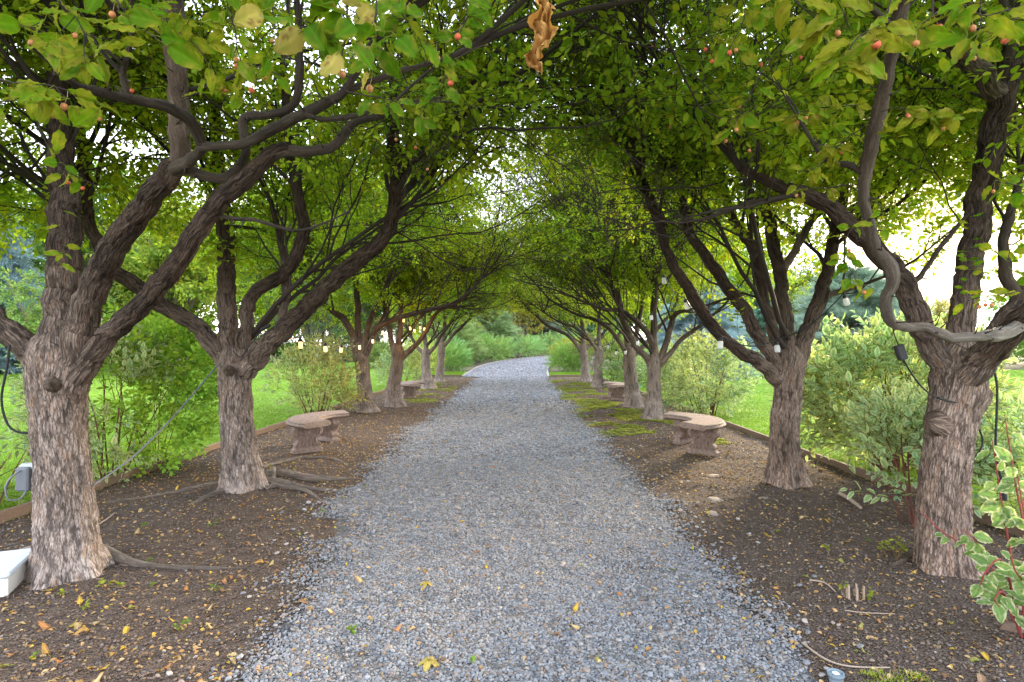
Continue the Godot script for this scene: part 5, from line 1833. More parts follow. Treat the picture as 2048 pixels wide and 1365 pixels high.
	for i in rows + 1:
		var t := float(i) / rows
		var w := 0.021 * pow(sin(PI * clampf(t * 0.93 + 0.05, 0, 1)), 0.4) * (1.0 + 0.75 * wobble.get_noise_1d(t * 520.0)) * (1.0 - 0.35 * t * t)
		for j in cols + 1:
			var u := 2.0 * j / cols - 1.0
			var fold := 0.011 * sin(u * 5.0 + t * 6.0) + 0.006 * sin(u * 13.0 - t * 15.0) + 0.022 * wobble.get_noise_2d(u * 110.0, t * 420.0)
			var x := u * w * (0.85 + 0.5 * wobble.get_noise_2d(t * 700.0, u * 40.0 + 9.0)) + 0.008 * sin(t * 5.0) + 0.006 * sin(t * 14.0)
			var k := clampf(0.5 + 0.5 * sin(u * 6.0 + t * 4.0) + 0.5 * wobble.get_noise_2d(u * 120.0 + 50.0, t * 120.0), 0, 1)
			s.vert(Vector3(x, -t * 0.132 + 0.004 * sin(u * 9.0), fold), Vector3.BACK, Vector2(u, t), Color(0.30, 0.15, 0.05).lerp(Color(0.58, 0.35, 0.12), k))
	for i in rows:
		for j in cols:
			var q := i * (cols + 1) + j
			s.quad(q, q + 1, q + cols + 2, q + cols + 1)
	s.smooth_normals()
	obj("blade", s.mesh(), M.dead_blade, d)
	var st := Shape.new()
	st.tube(PackedVector3Array([Vector3(0.004, 0.06, 0.01), Vector3(0.002, 0.02, 0.004), Vector3(0, -0.004, 0)]), PackedFloat32Array([0.0016, 0.0014, 0.0012]), 6, Color(0.22, 0.12, 0.06), 1, 1, true)
	obj("stalk", st.mesh(), M.stone, d)


func make_background() -> void:
	# a brick house glimpsed far behind the left trees
	var hb := P(250, 690, 52)
	hb.y = ground(hb.x, hb.z) - 0.05
	var h := thing("brick_house", "orange brick house with a dull red roof far behind the left trees", "house", hb, 0.5)
	var s := Shape.new()
	s.box(Transform3D(Basis(), Vector3(0, 1.5, 0)), Vector3(9, 3.1, 7))
	obj("wall", s.mesh(), M.brick_wall, h)
	s = Shape.new()
	var a := Vector3(-4.9, 3.05, 3.9)
	var b := Vector3(4.9, 3.05, 3.9)
	var c := Vector3(4.9, 5.2, 0)
	var e := Vector3(-4.9, 5.2, 0)
	s.face(a, e, c, b); s.face(Vector3(4.9, 3.05, -3.9), c, e, Vector3(-4.9, 3.05, -3.9))
	s.face(Vector3(4.5, 3.05, 3.5), Vector3(4.5, 5.0, 0.02), Vector3(4.5, 5.0, -0.02), Vector3(4.5, 3.05, -3.5)); s.face(Vector3(-4.5, 3.05, -3.5), Vector3(-4.5, 5.0, -0.02), Vector3(-4.5, 5.0, 0.02), Vector3(-4.5, 3.05, 3.5))
	obj("roof", s.mesh(), M.roof_red, h)
	for x in [-2.6, 0.0, 2.6]:
		s = Shape.new()
		s.box(Transform3D(Basis(), Vector3(x, 1.6, 3.5)), Vector3(1.1, 1.2, 0.12))
		var w := obj("window", s.mesh(), M.kerb, h)
		s = Shape.new()
		s.box(Transform3D(Basis(), Vector3(x, 1.6, 3.53)), Vector3(0.95, 1.05, 0.1))
		obj("pane", s.mesh(), M.window_dark, w)

	# left side
	conifer("blue_spruce", "tall blue-grey spruce behind the left lawn at the picture edge", Vector3(-28.5, 0, -30), 10, 5.5, Color(0.232, 0.341, 0.362), {"scale": 1.7})
	conifer("blue_spruce", "smaller blue-grey spruce beside the pale bushy tree on the left", Vector3(-33, 0, -29), 8, 5, Color(0.232, 0.334, 0.348), {"scale": 1.6})
	far_tree("broadleaf_tree", "pale green bushy tree before the spruce beyond the left lawn", Vector3(-22.5, 0, -27), 5.5, 5.0, Color(0.290, 0.392, 0.131), 1000, {"fork": 0.12})
	far_tree("broadleaf_tree", "yellow green tree behind the crossing limbs of the left trees", Vector3(-20, 0, -33), 11, 8.5, Color(0.319, 0.392, 0.072), 1900, {"fork": 0.1})
	far_tree("broadleaf_tree", "mid green tree standing left of the grey willowy shrubs", Vector3(-27, 0, -38), 13.5, 10, Color(0.160, 0.275, 0.072), 2200, {"fork": 0.15})
	far_tree("broadleaf_tree", "grey green willowy tree behind the left lawn edge", Vector3(-14.5, 0, -40), 6.5, 6.5, Color(0.232, 0.319, 0.189), 1200, {"fork": 0.1, "scale": 0.8})
	far_tree("broadleaf_tree", "dark green bushy tree behind the bench trees on the left", Vector3(-10.0, 0, -40), 6.5, 5.5, Color(0.131, 0.217, 0.072), 1200, {"fork": 0.08})
	far_tree("broadleaf_tree", "tall leafy tree rising behind the left shrub bed", Vector3(-17, 0, -50), 11, 9, Color(0.189, 0.290, 0.065), 1500, {"fork": 0.15})
	far_tree("broadleaf_tree", "green tree far behind the left tree row", Vector3(-8, 0, -54), 10, 9, Color(0.174, 0.275, 0.072), 1400, {"fork": 0.12})
	far_tree("broadleaf_tree", "wide green tree at the far left behind the house", Vector3(-40, 0, -48), 11, 11, Color(0.174, 0.275, 0.080), 1400, {"fork": 0.12})
	conifer("juniper", "tall grey-green juniper left of the path bend", Vector3(-4.3, 0, -36.5), 4.6, 4.2, Color(0.30, 0.40, 0.14), {"lift": 0.35, "rows": 16, "scale": 1.2, "skirt": 0.0})
	conifer("juniper", "blue-green juniper just right of the tallest one by the bend", Vector3(-1.9, 0, -44), 5.0, 4.0, Color(0.29, 0.40, 0.18), {"lift": 0.3, "rows": 15, "scale": 1.3, "skirt": 0.0})
	conifer("juniper", "dark conifer behind the bare stemmed shrub at the path end", Vector3(2.6, 0, -55), 5.2, 6.5, Color(0.34, 0.42, 0.36), {"lift": 0.15, "rows": 13, "scale": 1.7, "skirt": 0.0})
	conifer("juniper", "green conifer rising behind the right row at the path end", Vector3(7.5, 0, -52), 7.5, 5, Color(0.145, 0.261, 0.131), {"lift": 0.1, "rows": 17, "scale": 1.5, "skirt": 0.0})
	far_tree("broadleaf_tree", "yellow and orange autumn tree above the path end", Vector3(0.6, 0, -51), 6.5, 6, Color(0.609, 0.478, 0.102), 1200, {"fork": 0.3})
	far_tree("broadleaf_tree", "tall green tree closing the view behind the autumn tree", Vector3(-2, 0, -70), 12, 12, Color(0.189, 0.290, 0.087), 1400, {"fork": 0.12})
	far_tree("broadleaf_tree", "tall green tree right of the closing view", Vector3(10, 0, -68), 12, 12, Color(0.189, 0.290, 0.087), 1400, {"fork": 0.12})
	# taller trees farther off close most of the gaps
	far_tree("broadleaf_tree", "tallest dense tree at the far left edge behind the blue spruce", Vector3(-46, 0, -52), 15, 11, Color(0.184, 0.267, 0.075), 1800, {"fork": 0.12, "clumps": 60})
	far_tree("broadleaf_tree", "tall leafy tree behind the brick house", Vector3(-33, 0, -56), 14, 11, Color(0.194, 0.270, 0.075), 1800, {"fork": 0.12, "clumps": 60})
	far_tree("broadleaf_tree", "high spreading tree right of the brick house", Vector3(-23, 0, -54), 14, 10, Color(0.174, 0.284, 0.075), 1800, {"fork": 0.12, "clumps": 60})
	far_tree("broadleaf_tree", "tall rounded tree far behind the willowy tree", Vector3(-15, 0, -60), 15, 11, Color(0.225, 0.307, 0.075), 1800, {"fork": 0.12, "clumps": 60})
	far_tree("broadleaf_tree", "tall tree behind the grey-green juniper", Vector3(-6, 0, -64), 14, 10, Color(0.216, 0.274, 0.075), 1800, {"fork": 0.12, "clumps": 60})
	far_tree("broadleaf_tree", "high tree far behind the autumn tree on the right", Vector3(6, 0, -62), 14, 10, Color(0.202, 0.277, 0.075), 1800, {"fork": 0.12, "clumps": 60})
	far_tree("broadleaf_tree", "tall dense tree behind the blue spruce on the right", Vector3(13.5, 0, -58), 14, 10, Color(0.180, 0.267, 0.075), 1800, {"fork": 0.12, "clumps": 60})
	far_tree("broadleaf_tree", "tall tree behind the pines seen between the right trunks", Vector3(22, 0, -60), 13, 10, Color(0.183, 0.315, 0.075), 1800, {"fork": 0.12, "clumps": 60})
	far_tree("broadleaf_tree", "mid height tree behind the second pine", Vector3(31, 0, -62), 9.5, 9, Color(0.220, 0.308, 0.075), 1800, {"fork": 0.12, "clumps": 60})
	# right side
	conifer("blue_spruce", "pale blue spruce behind the bushes beside the right bench", Vector3(9.2, 0, -28.5), 5.6, 5.2, Color(0.290, 0.406, 0.450), {"scale": 1.3})
	conifer("pine", "broad blue-green pine beyond the right lawn", Vector3(20.5, 0, -35), 6.0, 8.5, Color(0.27, 0.375, 0.29), {"scale": 1.7, "lift": 0.1})
	conifer("pine", "second blue-green pine, lower and left of the broad one", Vector3(15.5, 0, -38), 5.5, 6.0, Color(0.203, 0.362, 0.275), {"scale": 1.7, "lift": 0.1})
	far_tree("broadleaf_tree", "light green tree behind the blue spruce on the right", Vector3(14, 0, -45), 8, 8, Color(0.275, 0.392, 0.087), 1300, {"fork": 0.12})
	far_tree("broadleaf_tree", "yellow green tree behind the pines on the right", Vector3(24, 0, -48), 6.5, 8, Color(0.348, 0.420, 0.087), 1200, {"fork": 0.1})
	far_tree("broadleaf_tree", "low pinkish yellow tree under the bright sky on the right", Vector3(29.5, 0, -40), 4.6, 5.5, Color(0.478, 0.406, 0.145), 1000, {"fork": 0.1})
	far_tree("broadleaf_tree", "green bushy tree at the right picture edge beyond the lawn", Vector3(34, 0, -37), 5.0, 6, Color(0.217, 0.348, 0.102), 1100, {"fork": 0.08})


func make_shrubs() -> void:
	# by the trees
	bush("green_shrub", "big green shrub between the two front left trees", "shrub", Vector3(-4.35, 0, -6.75), Vector3(1.4, 1.85, 1.2), {"sprigs": broad, "tint": Color(0.42, 0.60, 0.10), "count": 620, "scale": 0.5, "bare": 0.06, "stems": 10, "gap": -0.25, "hollow": 0.1})
	bush("variegated_dogwood", "cream edged dogwood low on the left of the big green shrub", "shrub", Vector3(-4.55, 0, -6.3), Vector3(1.5, 1.55, 1.2), {"count": 360, "bare": 0.1, "stems": 12, "gap": 0.0, "scale": 0.9})
	bush("variegated_dogwood", "low cream edged dogwood behind the front left trunk at the lawn", "shrub", Vector3(-4.75, 0, -5.0), Vector3(1.0, 0.75, 0.9), {"count": 170, "bare": 0.1, "stems": 9, "gap": -0.1, "scale": 0.9})
	bush("variegated_dogwood", "pale narrow leaved dogwood behind the left bench", "shrub", Vector3(-4.35, 0, -12.3), Vector3(1.9, 1.55, 1.4), {"count": 400, "bare": 0.12, "tint": Color(1.15, 1.0, 0.9), "stems": 14})
	bush("variegated_dogwood", "pale dogwood behind the far left bench", "shrub", Vector3(-4.3, 0, -21), Vector3(1.8, 1.4, 1.3), {"count": 420, "bare": 0.1, "stems": 9})
	bush("variegated_dogwood", "yellowish dogwood at the end of the left row", "shrub", Vector3(-4.6, 0, -27.0), Vector3(2.2, 1.9, 1.5), {"count": 420, "bare": 0.1, "tint": Color(1.3, 1.15, 0.6), "stems": 9})
	bush("variegated_dogwood", "round cream edged dogwood behind the right bench", "shrub", Vector3(4.05, 0, -12.2), Vector3(2.0, 1.6, 1.7), {"count": 620, "bare": 0.08, "stems": 14, "gap": -0.35, "scale": 1.05, "hollow": 0.45})
	bush("variegated_dogwood", "tall cream edged dogwood with bare stems behind the upright right tree", "shrub", Vector3(4.5, 0, -6.9), Vector3(2.1, 1.62, 1.5), {"count": 860, "bare": 0.18, "tint": Color(1.12, 1.12, 1.05), "stems": 24, "gap": -0.3, "scale": 1.2, "hollow": 0.4})
	bush("variegated_dogwood", "low cream edged dogwood left of the reddish front right trunk", "shrub", Vector3(3.35, 0, -4.75), Vector3(0.85, 0.95, 0.9), {"count": 210, "bare": 0.12, "stems": 12, "gap": -0.15, "scale": 0.95})
	bush("variegated_dogwood", "cream edged dogwood right of the reddish front right trunk", "shrub", Vector3(4.35, 0, -4.7), Vector3(1.1, 0.9, 0.9), {"count": 190, "bare": 0.15, "stems": 9, "gap": -0.05, "scale": 0.95})
	bush("variegated_dogwood", "leafy dogwood behind the far right bench", "shrub", Vector3(4.2, 0, -20.8), Vector3(2.2, 1.7, 1.4), {"count": 560, "bare": 0.06, "stems": 9, "tint": Color(0.85, 0.95, 0.85)})
	bush("variegated_dogwood", "dogwood filling the gap between the two middle right trees", "shrub", Vector3(4.4, 0, -15.6), Vector3(1.9, 1.4, 1.4), {"count": 440, "bare": 0.06, "stems": 9, "tint": Color(0.8, 0.9, 0.8)})
	# the close one in the lower right corner, leaf by leaf
	var b := Vector3(3.05, 0, -3.1)
	b.y = ground(b.x, b.z)
	var t := thing("variegated_dogwood", "close red stemmed dogwood with large pale edged leaves at the lower right corner", "shrub", b)
	var lm := []
	for k in 6: lm.append(fine_leaf(0.088 * rf(0.85, 1.15), 0.060 * rf(0.9, 1.1), Color(0.16, 0.28, 0.085) * rf(0.85, 1.15), Color(0.3, 0.38, 0.16), 0.3, rf(0.0, 0.5), Color(0.52, 0.54, 0.34)))
	for q in [[[2040, 1235, 3.0], [1990, 1150, 2.95], [1950, 1080, 2.95], [1925, 1060, 2.95]], [[2040, 1235, 3.0], [2020, 1100, 2.95], [2000, 980, 2.95], [1985, 880, 3.0]], [[2045, 1235, 3.0], [2050, 1080, 2.9], [2030, 960, 2.9], [2010, 830, 2.95]],
			[[2050, 1235, 2.9], [2010, 1190, 2.8], [1990, 1200, 2.7], [2000, 1215, 2.65]], [[2050, 1240, 2.9], [2070, 1120, 2.8], [2050, 1030, 2.75], [2035, 950, 2.8]], [[2045, 1230, 2.95], [2010, 1130, 2.8], [1975, 1140, 2.75], [1955, 1190, 2.75]],
			[[2055, 1240, 2.9], [2060, 1190, 2.7], [2030, 1140, 2.65], [2020, 1090, 2.65]], [[2048, 1235, 3.0], [1960, 1120, 3.1], [1880, 1060, 3.15], [1840, 1020, 3.2]]]:
		var pts := PackedVector3Array()
		for r in q: pts.append(P(r[0], r[1], r[2]) - b)
		pts[0].y = -0.03
		var rs := resample(pts, PackedFloat32Array([0.007, 0.005, 0.0038, 0.002]), 0.04)
		var pp: PackedVector3Array = rs[0]
		var s := Shape.new()
		s.tube(pp, rs[1], 6, Color(0.22, 0.05, 0.04), 1, 1, true)
		var st := obj("stem", s.mesh(), M.stone, t)
		var thin: bool = q[3][0] < 1900
		for k in 6 if thin else 15:
			var i := clampi(int(lerpf(0.35, 1.0, rng.randf()) * (pp.size() - 1)), 0, pp.size() - 1)
			var toward := (eye - (pp[i] + b)).normalized()
			var side := toward.cross(Vector3.UP).normalized()
			var d := (side * rf(-1, 1) + Vector3(0, rf(-0.8, 0.3), 0) + toward * rf(-0.2, 0.5)).normalized()
			var o := obj("leaf", lm[k % 6], M.leaf, st)
			o.transform = aim(pp[i] + d * 0.015, d, (toward * rf(0.3, 1.0) + Vector3(0, rf(0.2, 1.0), 0) + rv() * 0.4).normalized(), rf(0.55, 1.0) * (0.6 if thin else 1.0))
	# low junipers round the bend
	var jun := {"sprigs": needles, "needle": true, "tint": Color(0.18, 0.37, 0.10), "stems": 8, "bare": 0.0, "hollow": 0.3, "gap": -0.4, "up": 0.35, "stem": Color(0.12, 0.09, 0.07), "group": "low junipers along the path bend"}
	var spots := [[-3.9, 31.6, 2.4, 1.2, "bright green low juniper at the left start of the bend"], [-4.6, 34.5, 3.4, 1.5, "spreading juniper under the tall grey-green one"], [-1.9, 40.0, 3.6, 1.5, "low juniper along the middle of the left bend edge"],
		[0.4, 43.8, 3.6, 1.4, "low juniper in front of the bare stemmed shrub"], [3.2, 46.8, 4.2, 1.5, "low juniper where the path leaves the view"], [2.9, 31.4, 2.0, 1.25, "low juniper at the right start of the bend"],
		[4.6, 44.8, 3.6, 1.2, "juniper mound beyond the right end of the path"], [-3.3, 38.8, 2.6, 2.0, "taller juniper mound between path bend and tall juniper"]]
	for k in spots.size():
		var q2: Array = spots[k]
		var oo := jun.duplicate()
		oo.count = 620
		oo.scale = 1.15
		oo.tint = Color(0.26, 0.44, 0.09).lerp(Color(0.30, 0.46, 0.15), rng.randf()) * rf(0.85, 1.1)
		bush("low_juniper", q2[4], "shrub", Vector3(q2[0], 0, -q2[1]), Vector3(q2[2], q2[3], q2[2]), oo)
	# bare and half bare shrubs
	var bare := {"sprigs": broad, "tint": Color(0.22, 0.23, 0.09), "count": 90, "scale": 0.8, "stems": 26, "stem": Color(0.26, 0.22, 0.19), "bare": 0.45, "gap": -0.5, "hollow": 0.5}
	bush("bare_shrub", "many stemmed grey shrub at the far end of the path", "shrub", Vector3(-0.3, 0, -46.5), Vector3(3.6, 3.4, 3.0), bare)
	bare.tint = Color(0.30, 0.22, 0.09)
	bush("bare_shrub", "reddish half bare shrub beside the last right trees", "shrub", Vector3(4.0, 0, -30.5), Vector3(2.0, 1.8, 1.6), bare)
	bush("bare_shrub", "brown twiggy shrub behind the pale trunked left tree", "shrub", Vector3(-8.6, 0, -37.8), Vector3(3.2, 3.0, 2.0), bare)
	bush("bare_shrub", "grey twiggy shrub behind the lit lamps on the left", "shrub", Vector3(-13.3, 0, -37.9), Vector3(3.4, 3.6, 2.4), bare)
	# beds at the lawn ends
	var gs := {"sprigs": broad, "scale": 0.85, "stems": 9, "stem": Color(0.2, 0.14, 0.1), "bare": 0.02, "hollow": 0.35, "gap": -0.45, "count": 420}
	var beds := [
		[-24.5, 37.8, 3.4, 1.6, 0.12, 0.20, 0.06, "mid green shrub at the far left end of the lawn"], [-20.8, 38.4, 3.2, 1.4, 0.16, 0.12, 0.07, "purplish brown shrub at the left lawn end"], [-17.4, 38.0, 3.0, 1.7, 0.10, 0.17, 0.06, "dark green shrub near the middle of the left lawn end"],
		[-15.2, 38.6, 2.4, 1.1, 0.12, 0.22, 0.06, "low green shrub before the willowy tree"], [-11.2, 38.2, 2.6, 2.4, 0.17, 0.23, 0.12, "grey green shrub behind the lit lamps"], [-6.2, 38.5, 2.8, 2.6, 0.14, 0.20, 0.06, "green shrub behind the left row ends"],
		[-8.0, 33.0, 2.6, 1.3, 0.20, 0.24, 0.08, "light shrub where the left lawn narrows"], [6.2, 36.0, 3.2, 2.0, 0.22, 0.28, 0.05, "yellow green shrub beyond the last right tree"], [3.4, 35.8, 2.2, 1.3, 0.30, 0.27, 0.06, "yellow and rust leaved shrub right of the path bend"],
		[8.6, 33.0, 3.2, 1.9, 0.17, 0.23, 0.08, "green shrub left of the blue spruce"], [12.8, 32.6, 3.2, 2.0, 0.20, 0.22, 0.10, "grey green shrub beyond the right lawn, right of the spruce"], [16.4, 33.0, 3.4, 1.6, 0.24, 0.18, 0.09, "reddish brown shrub before the pines"],
		[19.8, 33.0, 3.2, 1.5, 0.21, 0.24, 0.07, "olive shrub before the broad pine"], [23.4, 33.0, 3.6, 2.0, 0.20, 0.27, 0.08, "green shrub right of the broad pine"], [27.0, 33.2, 3.6, 2.3, 0.17, 0.25, 0.07, "fresh green shrub near the right end of the lawn"],
		[30.6, 33.0, 3.6, 2.4, 0.15, 0.23, 0.07, "dense green shrub at the far right end of the lawn"], [34.2, 33.4, 3.8, 2.2, 0.18, 0.25, 0.08, "last green shrub at the right picture edge"]]
	for q3 in beds:
		var o3 := gs.duplicate()
		o3.tint = Color(q3[4], q3[5], q3[6]) * 1.4
		o3.group = "shrubs at the lawn ends"
		bush("bed_shrub", q3[7], "shrub", Vector3(q3[0], 0, -q3[1]), Vector3(q3[2], q3[3], 2.2), o3)


func make_furniture() -> void:
	bench("curved stone bench left of the path before the lit lamps", -2.38, -8.42, -1.0)
	bench("curved stone bench right of the path with pale lit edge", 2.02, -8.32, 1.0)
	bench("far curved stone bench half hidden by the pale left trunk", -2.55, -16.75, -1.0)
	bench("far curved stone bench behind the middle right trees", 2.28, -16.2, 1.0)
	# timber edging, plank by plank
	for sd in [-1.0, 1.0]:
		var x := -4.33 if sd < 0 else 3.915
		var t := thing("timber_edging", "low brown timber edging between soil and %s lawn" % ("left" if sd < 0 else "right"), "edging", Vector3(x, 0.0, 0))
		var z := 3.0
		while z > -27.8:
			var l := minf(2.4, z + 27.9)
			var s := Shape.new()
			s.box(Transform3D(Basis(Vector3.UP, rf(-0.004, 0.004)), Vector3(rf(-0.005, 0.005), 0.035 + rf(-0.006, 0.006), z - l * 0.5)), Vector3(0.045, 0.17, l - 0.006), Color.WHITE, 0.006)
			obj("plank", s.mesh(), M.timber, t)
			z -= 2.4
		var t2 := thing("timber_edging", "short timber edging across the far end %s of the path" % ("left" if sd < 0 else "right"), "edging", Vector3(-3.5 if sd < 0 else 2.8, 0, -27.86))
		var s2 := Shape.new()
		s2.box(Transform3D(Basis(), Vector3(0, 0.05, 0)), Vector3(1.62 if sd < 0 else 2.2, 0.2, 0.05), Color.WHITE, 0.006)
		obj("plank", s2.mesh(), M.timber, t2)
	# string lamps, lit on the left
	var ls := thing("string_lights", "lit string of warm jar lamps between the left trees", "string lights", P(530, 655, 5.6))
	var row := [[601, 676, 6.4], [650, 686, 7.4], [683, 690, 8.8], [718, 686, 10.3], [745, 675, 11.4], [764, 658, 12.2], [808, 634, 12.7], [819, 650, 13.0], [828, 655, 13.3], [840, 649, 13.7], [849, 652, 14.0]]
	var prev := P(530, 655, 5.6)
	for k in row.size():
		var q: Array = row[k]
		var p := P(q[0], q[1], q[2])
		wire(ls, "cable", [prev, prev.lerp(p, 0.5) + Vector3(0, -0.02, 0), p + Vector3(0, 0.012, 0)], 0.0045, M.black_rubber, 0.03, ls.position)
		string_lamp(ls, p - ls.position, true, Vector3(rf(-0.12, 0.12), 0, rf(-0.18, 0.18)), 1.0)
		prev = p + Vector3(0, 0.012, 0)
	wire(ls, "plug", [P(522, 660, 5.62), P(540, 651, 5.6)], 0.016, M.black_rubber, 0.0, ls.position)
	wire(ls, "cable", [[466, 702, 5.62], [480, 715, 5.6], [500, 690, 5.58], [524, 659, 5.6]], 0.005, M.black_rubber, 0.0, ls.position)
	# and unlit on the right
	var rs := thing("string_lights", "unlit string of jar lamps through the right trees", "string lights", P(1762, 530, 4.6))
	var row2 := [[1688, 588, 5.5, 0.35], [1553, 682, 5.85, 0.08], [1442, 674, 5.6, -0.1], [1370, 597, 5.9, 0.3], [1328, 549, 7.2, 0.0], [1302, 626, 9.4, 0.1], [1275, 678, 10.8, 0.0], [1251, 698, 12.2, 0.0], [1233, 699, 12.8, -0.1], [1216, 687, 13.4, 0.0], [1203, 656, 13.5, 0.1], [1199, 609, 13.3, 0.2]]
	prev = P(1762, 530, 4.6)
	for k in row2.size():
		var q: Array = row2[k]
		var p := P(q[0], q[1], q[2])
		wire(rs, "cable", [prev, prev.lerp(p, 0.5) + Vector3(0, -0.03, 0), p + Vector3(0, 0.012, 0)], 0.006 if k < 4 else 0.0045, M.black_rubber, 0.05, rs.position)
		string_lamp(rs, p - rs.position, false, Vector3(rf(-0.1, 0.1), 0, q[3]), 0.95)
		prev = p + Vector3(0, 0.012, 0)
	# wiring on the front left tree
	var c1 := thing("power_cable", "slack black cable drooping left of the front left trunk", "cable", P(10, 700, 3.55))
	wire(c1, "cord", [[18, 690, 3.5], [12, 740, 3.5], [2, 800, 3.52], [15, 850, 3.54], [40, 866, 3.56], [66, 866, 3.6]], 0.007, M.black_rubber, 0.0, c1.position)
	var c2 := thing("power_cable", "long grey cable running down from the second left tree", "cable", P(436, 730, 5.75))
	wire(c2, "cord", [[440, 726, 5.7], [420, 748, 5.6], [350, 830, 4.9], [270, 910, 4.2], [185, 972, 3.72]], 0.007, M.grey_plastic, 0.0, c2.position)
	var bx := thing("junction_box", "grey plastic outlet box strapped to the front left trunk", "box", P(50, 958, 3.6), 0.25)
	var s3 := Shape.new()
	s3.box(Transform3D(Basis(), Vector3.ZERO), Vector3(0.085, 0.15, 0.07), Color.WHITE, 0.01)
	obj("body", s3.mesh(), M.grey_plastic, bx)
	s3 = Shape.new()
	s3.box(Transform3D(Basis(), Vector3(0.002, 0.012, -0.03)), Vector3(0.11, 0.16, 0.06), Color.WHITE, 0.014)
	obj("cover", s3.mesh(), M.pale_grey_plastic, bx)
	wire(bx, "cord", [P(52, 982, 3.57), P(40, 998, 3.55), P(16, 1000, 3.5), P(10, 975, 3.5), P(22, 955, 3.52), P(40, 942, 3.56)], 0.0055, M.grey_plastic, 0.0, bx.position)
	bx.rotation.y = 0.0
	var co := thing("conduit", "bent grey conduit rising from the soil beside the front left trunk", "pipe", G(40, 1130))
	wire(co, "pipe", [[70, 1070, 3.72], [70, 1095, 3.7], [63, 1112, 3.68], [48, 1122, 3.66], [34, 1128, 3.64]], 0.018, M.grey_plastic, 0.0, co.position)
	var ws := G(-30, 1185)
	var wb := thing("utility_box", "white plastic box with grey lid at the lower left corner", "box", Vector3(ws.x, ws.y, ws.z), 0.42)
	s3 = Shape.new()
	s3.box(Transform3D(Basis(), Vector3(0, 0.045, 0)), Vector3(0.36, 0.12, 0.46), Color.WHITE, 0.012)
	obj("body", s3.mesh(), M.white_plastic, wb)
	s3 = Shape.new()
	s3.box(Transform3D(Basis(), Vector3(0, 0.118, 0)), Vector3(0.385, 0.03, 0.485), Color.WHITE, 0.01)
	obj("lid", s3.mesh(), M.grey_lid, wb)
	var rk := thing("rock", "round tan rock beside the conduit at the front left tree", "rock", G(58, 1112))
	var ro := obj("body", stone_mesh(11, 0.6), M.pale_stone_1, rk)
	ro.scale = Vector3(0.10, 0.07, 0.09)
	var rk2 := thing("rock", "rough orange brown rock at the lower right corner", "rock", G(2025, 1278))
	ro = obj("body", stone_mesh(12, 0.7), M.timber, rk2)
	ro.scale = Vector3(0.055, 0.045, 0.05)
	var flat := [[1430, 1002, 0.12, "flat grey rock in the soil before the upright right tree"], [1425, 1030, 0.09, "lower flat grey rock nearest the path on the right"], [1425, 958, 0.11, "flat rock lying above the other two near the right bench"], [1530, 1004, 0.05, "small flat rock beside the upright right trunk"]]
	for q in flat:
		var r3 := thing("rock", q[3], "rock", G(q[0], q[1]), rf(0, 3))
		ro = obj("body", stone_mesh(int(q[0]) % 13, 0.25), M.pale_stone_1, r3)
		ro.scale = Vector3(q[2], q[2] * 0.5, q[2] * 0.6)
	# wiring on the front right tree
	var tb := thing("power_adapter", "black adapter hanging on a cord under the S-shaped branch", "adapter", P(1802, 705, 3.2), 0.2)
	s3 = Shape.new()
	s3.box(Transform3D(Basis(Vector3.BACK, 0.32), Vector3.ZERO), Vector3(0.048, 0.088, 0.035), Color.WHITE, 0.006)
	obj("body", s3.mesh(), M.black_rubber, tb)
	tb.rotation.y = 0.0
	wire(tb, "cord", [[1786, 655, 3.05], [1790, 672, 3.1], [1798, 692, 3.18]], 0.003, M.black_rubber, 0.0, tb.position)
	wire(tb, "cord", [[1808, 720, 3.2], [1822, 745, 3.25], [1845, 775, 3.4], [1868, 793, 3.6], [1888, 800, 3.68], [1912, 806, 3.7]], 0.005, M.black_rubber, 0.0, tb.position)
	wire(tb, "plug", [[1876, 796, 3.63], [1896, 802, 3.69]], 0.009, M.black_rubber, 0.0, tb.position)
	var c3 := thing("power_cable", "black cable hanging straight down right of the reddish trunk", "cable", P(1982, 728, 3.7))
	wire(c3, "cord", [[1978, 722, 3.72], [1988, 740, 3.7], [1995, 775, 3.7], [1994, 830, 3.72], [1992, 890, 3.75], [1996, 930, 3.78], [2005, 965, 3.8]], 0.007, M.black_rubber, 0.0, c3.position)
	wire(c3, "plug", [[2004, 958, 3.8], [2008, 1000, 3.82]], 0.02, M.black_rubber, 0.0, c3.position)
	var c4 := thing("power_cable", "short cable curling behind the right edge of the reddish trunk", "cable", P(1955, 830, 3.85))
	wire(c4, "cord", [[1950, 825, 3.8], [1956, 850, 3.85], [1966, 880, 3.88], [1962, 900, 3.88], [1950, 915, 3.85]], 0.006, M.black_rubber, 0.0, c4.position)
	# the small landscape light by the path
	var gp := G(1672, 1362)
	var gl := thing("path_light", "small round grey landscape light in the soil at the path edge", "light", gp)
	s3 = Shape.new()
	s3.lathe(Transform3D.IDENTITY, [Vector2(0.0, -0.05), Vector2(0.026, -0.05), Vector2(0.028, 0.02), Vector2(0.036, 0.035), Vector2(0.036, 0.045), Vector2(0.030, 0.045), Vector2(0.028, 0.040), Vector2(0.0, 0.040)], 24)
	obj("housing", s3.mesh(), M.petrol_metal, gl)
	s3 = Shape.new()
	s3.lathe(Transform3D.IDENTITY, [Vector2(0.016, 0.041), Vector2(0.014, 0.0435), Vector2(0.0, 0.0445)], 20)
	obj("lens", s3.mesh(), M.lens, gl)
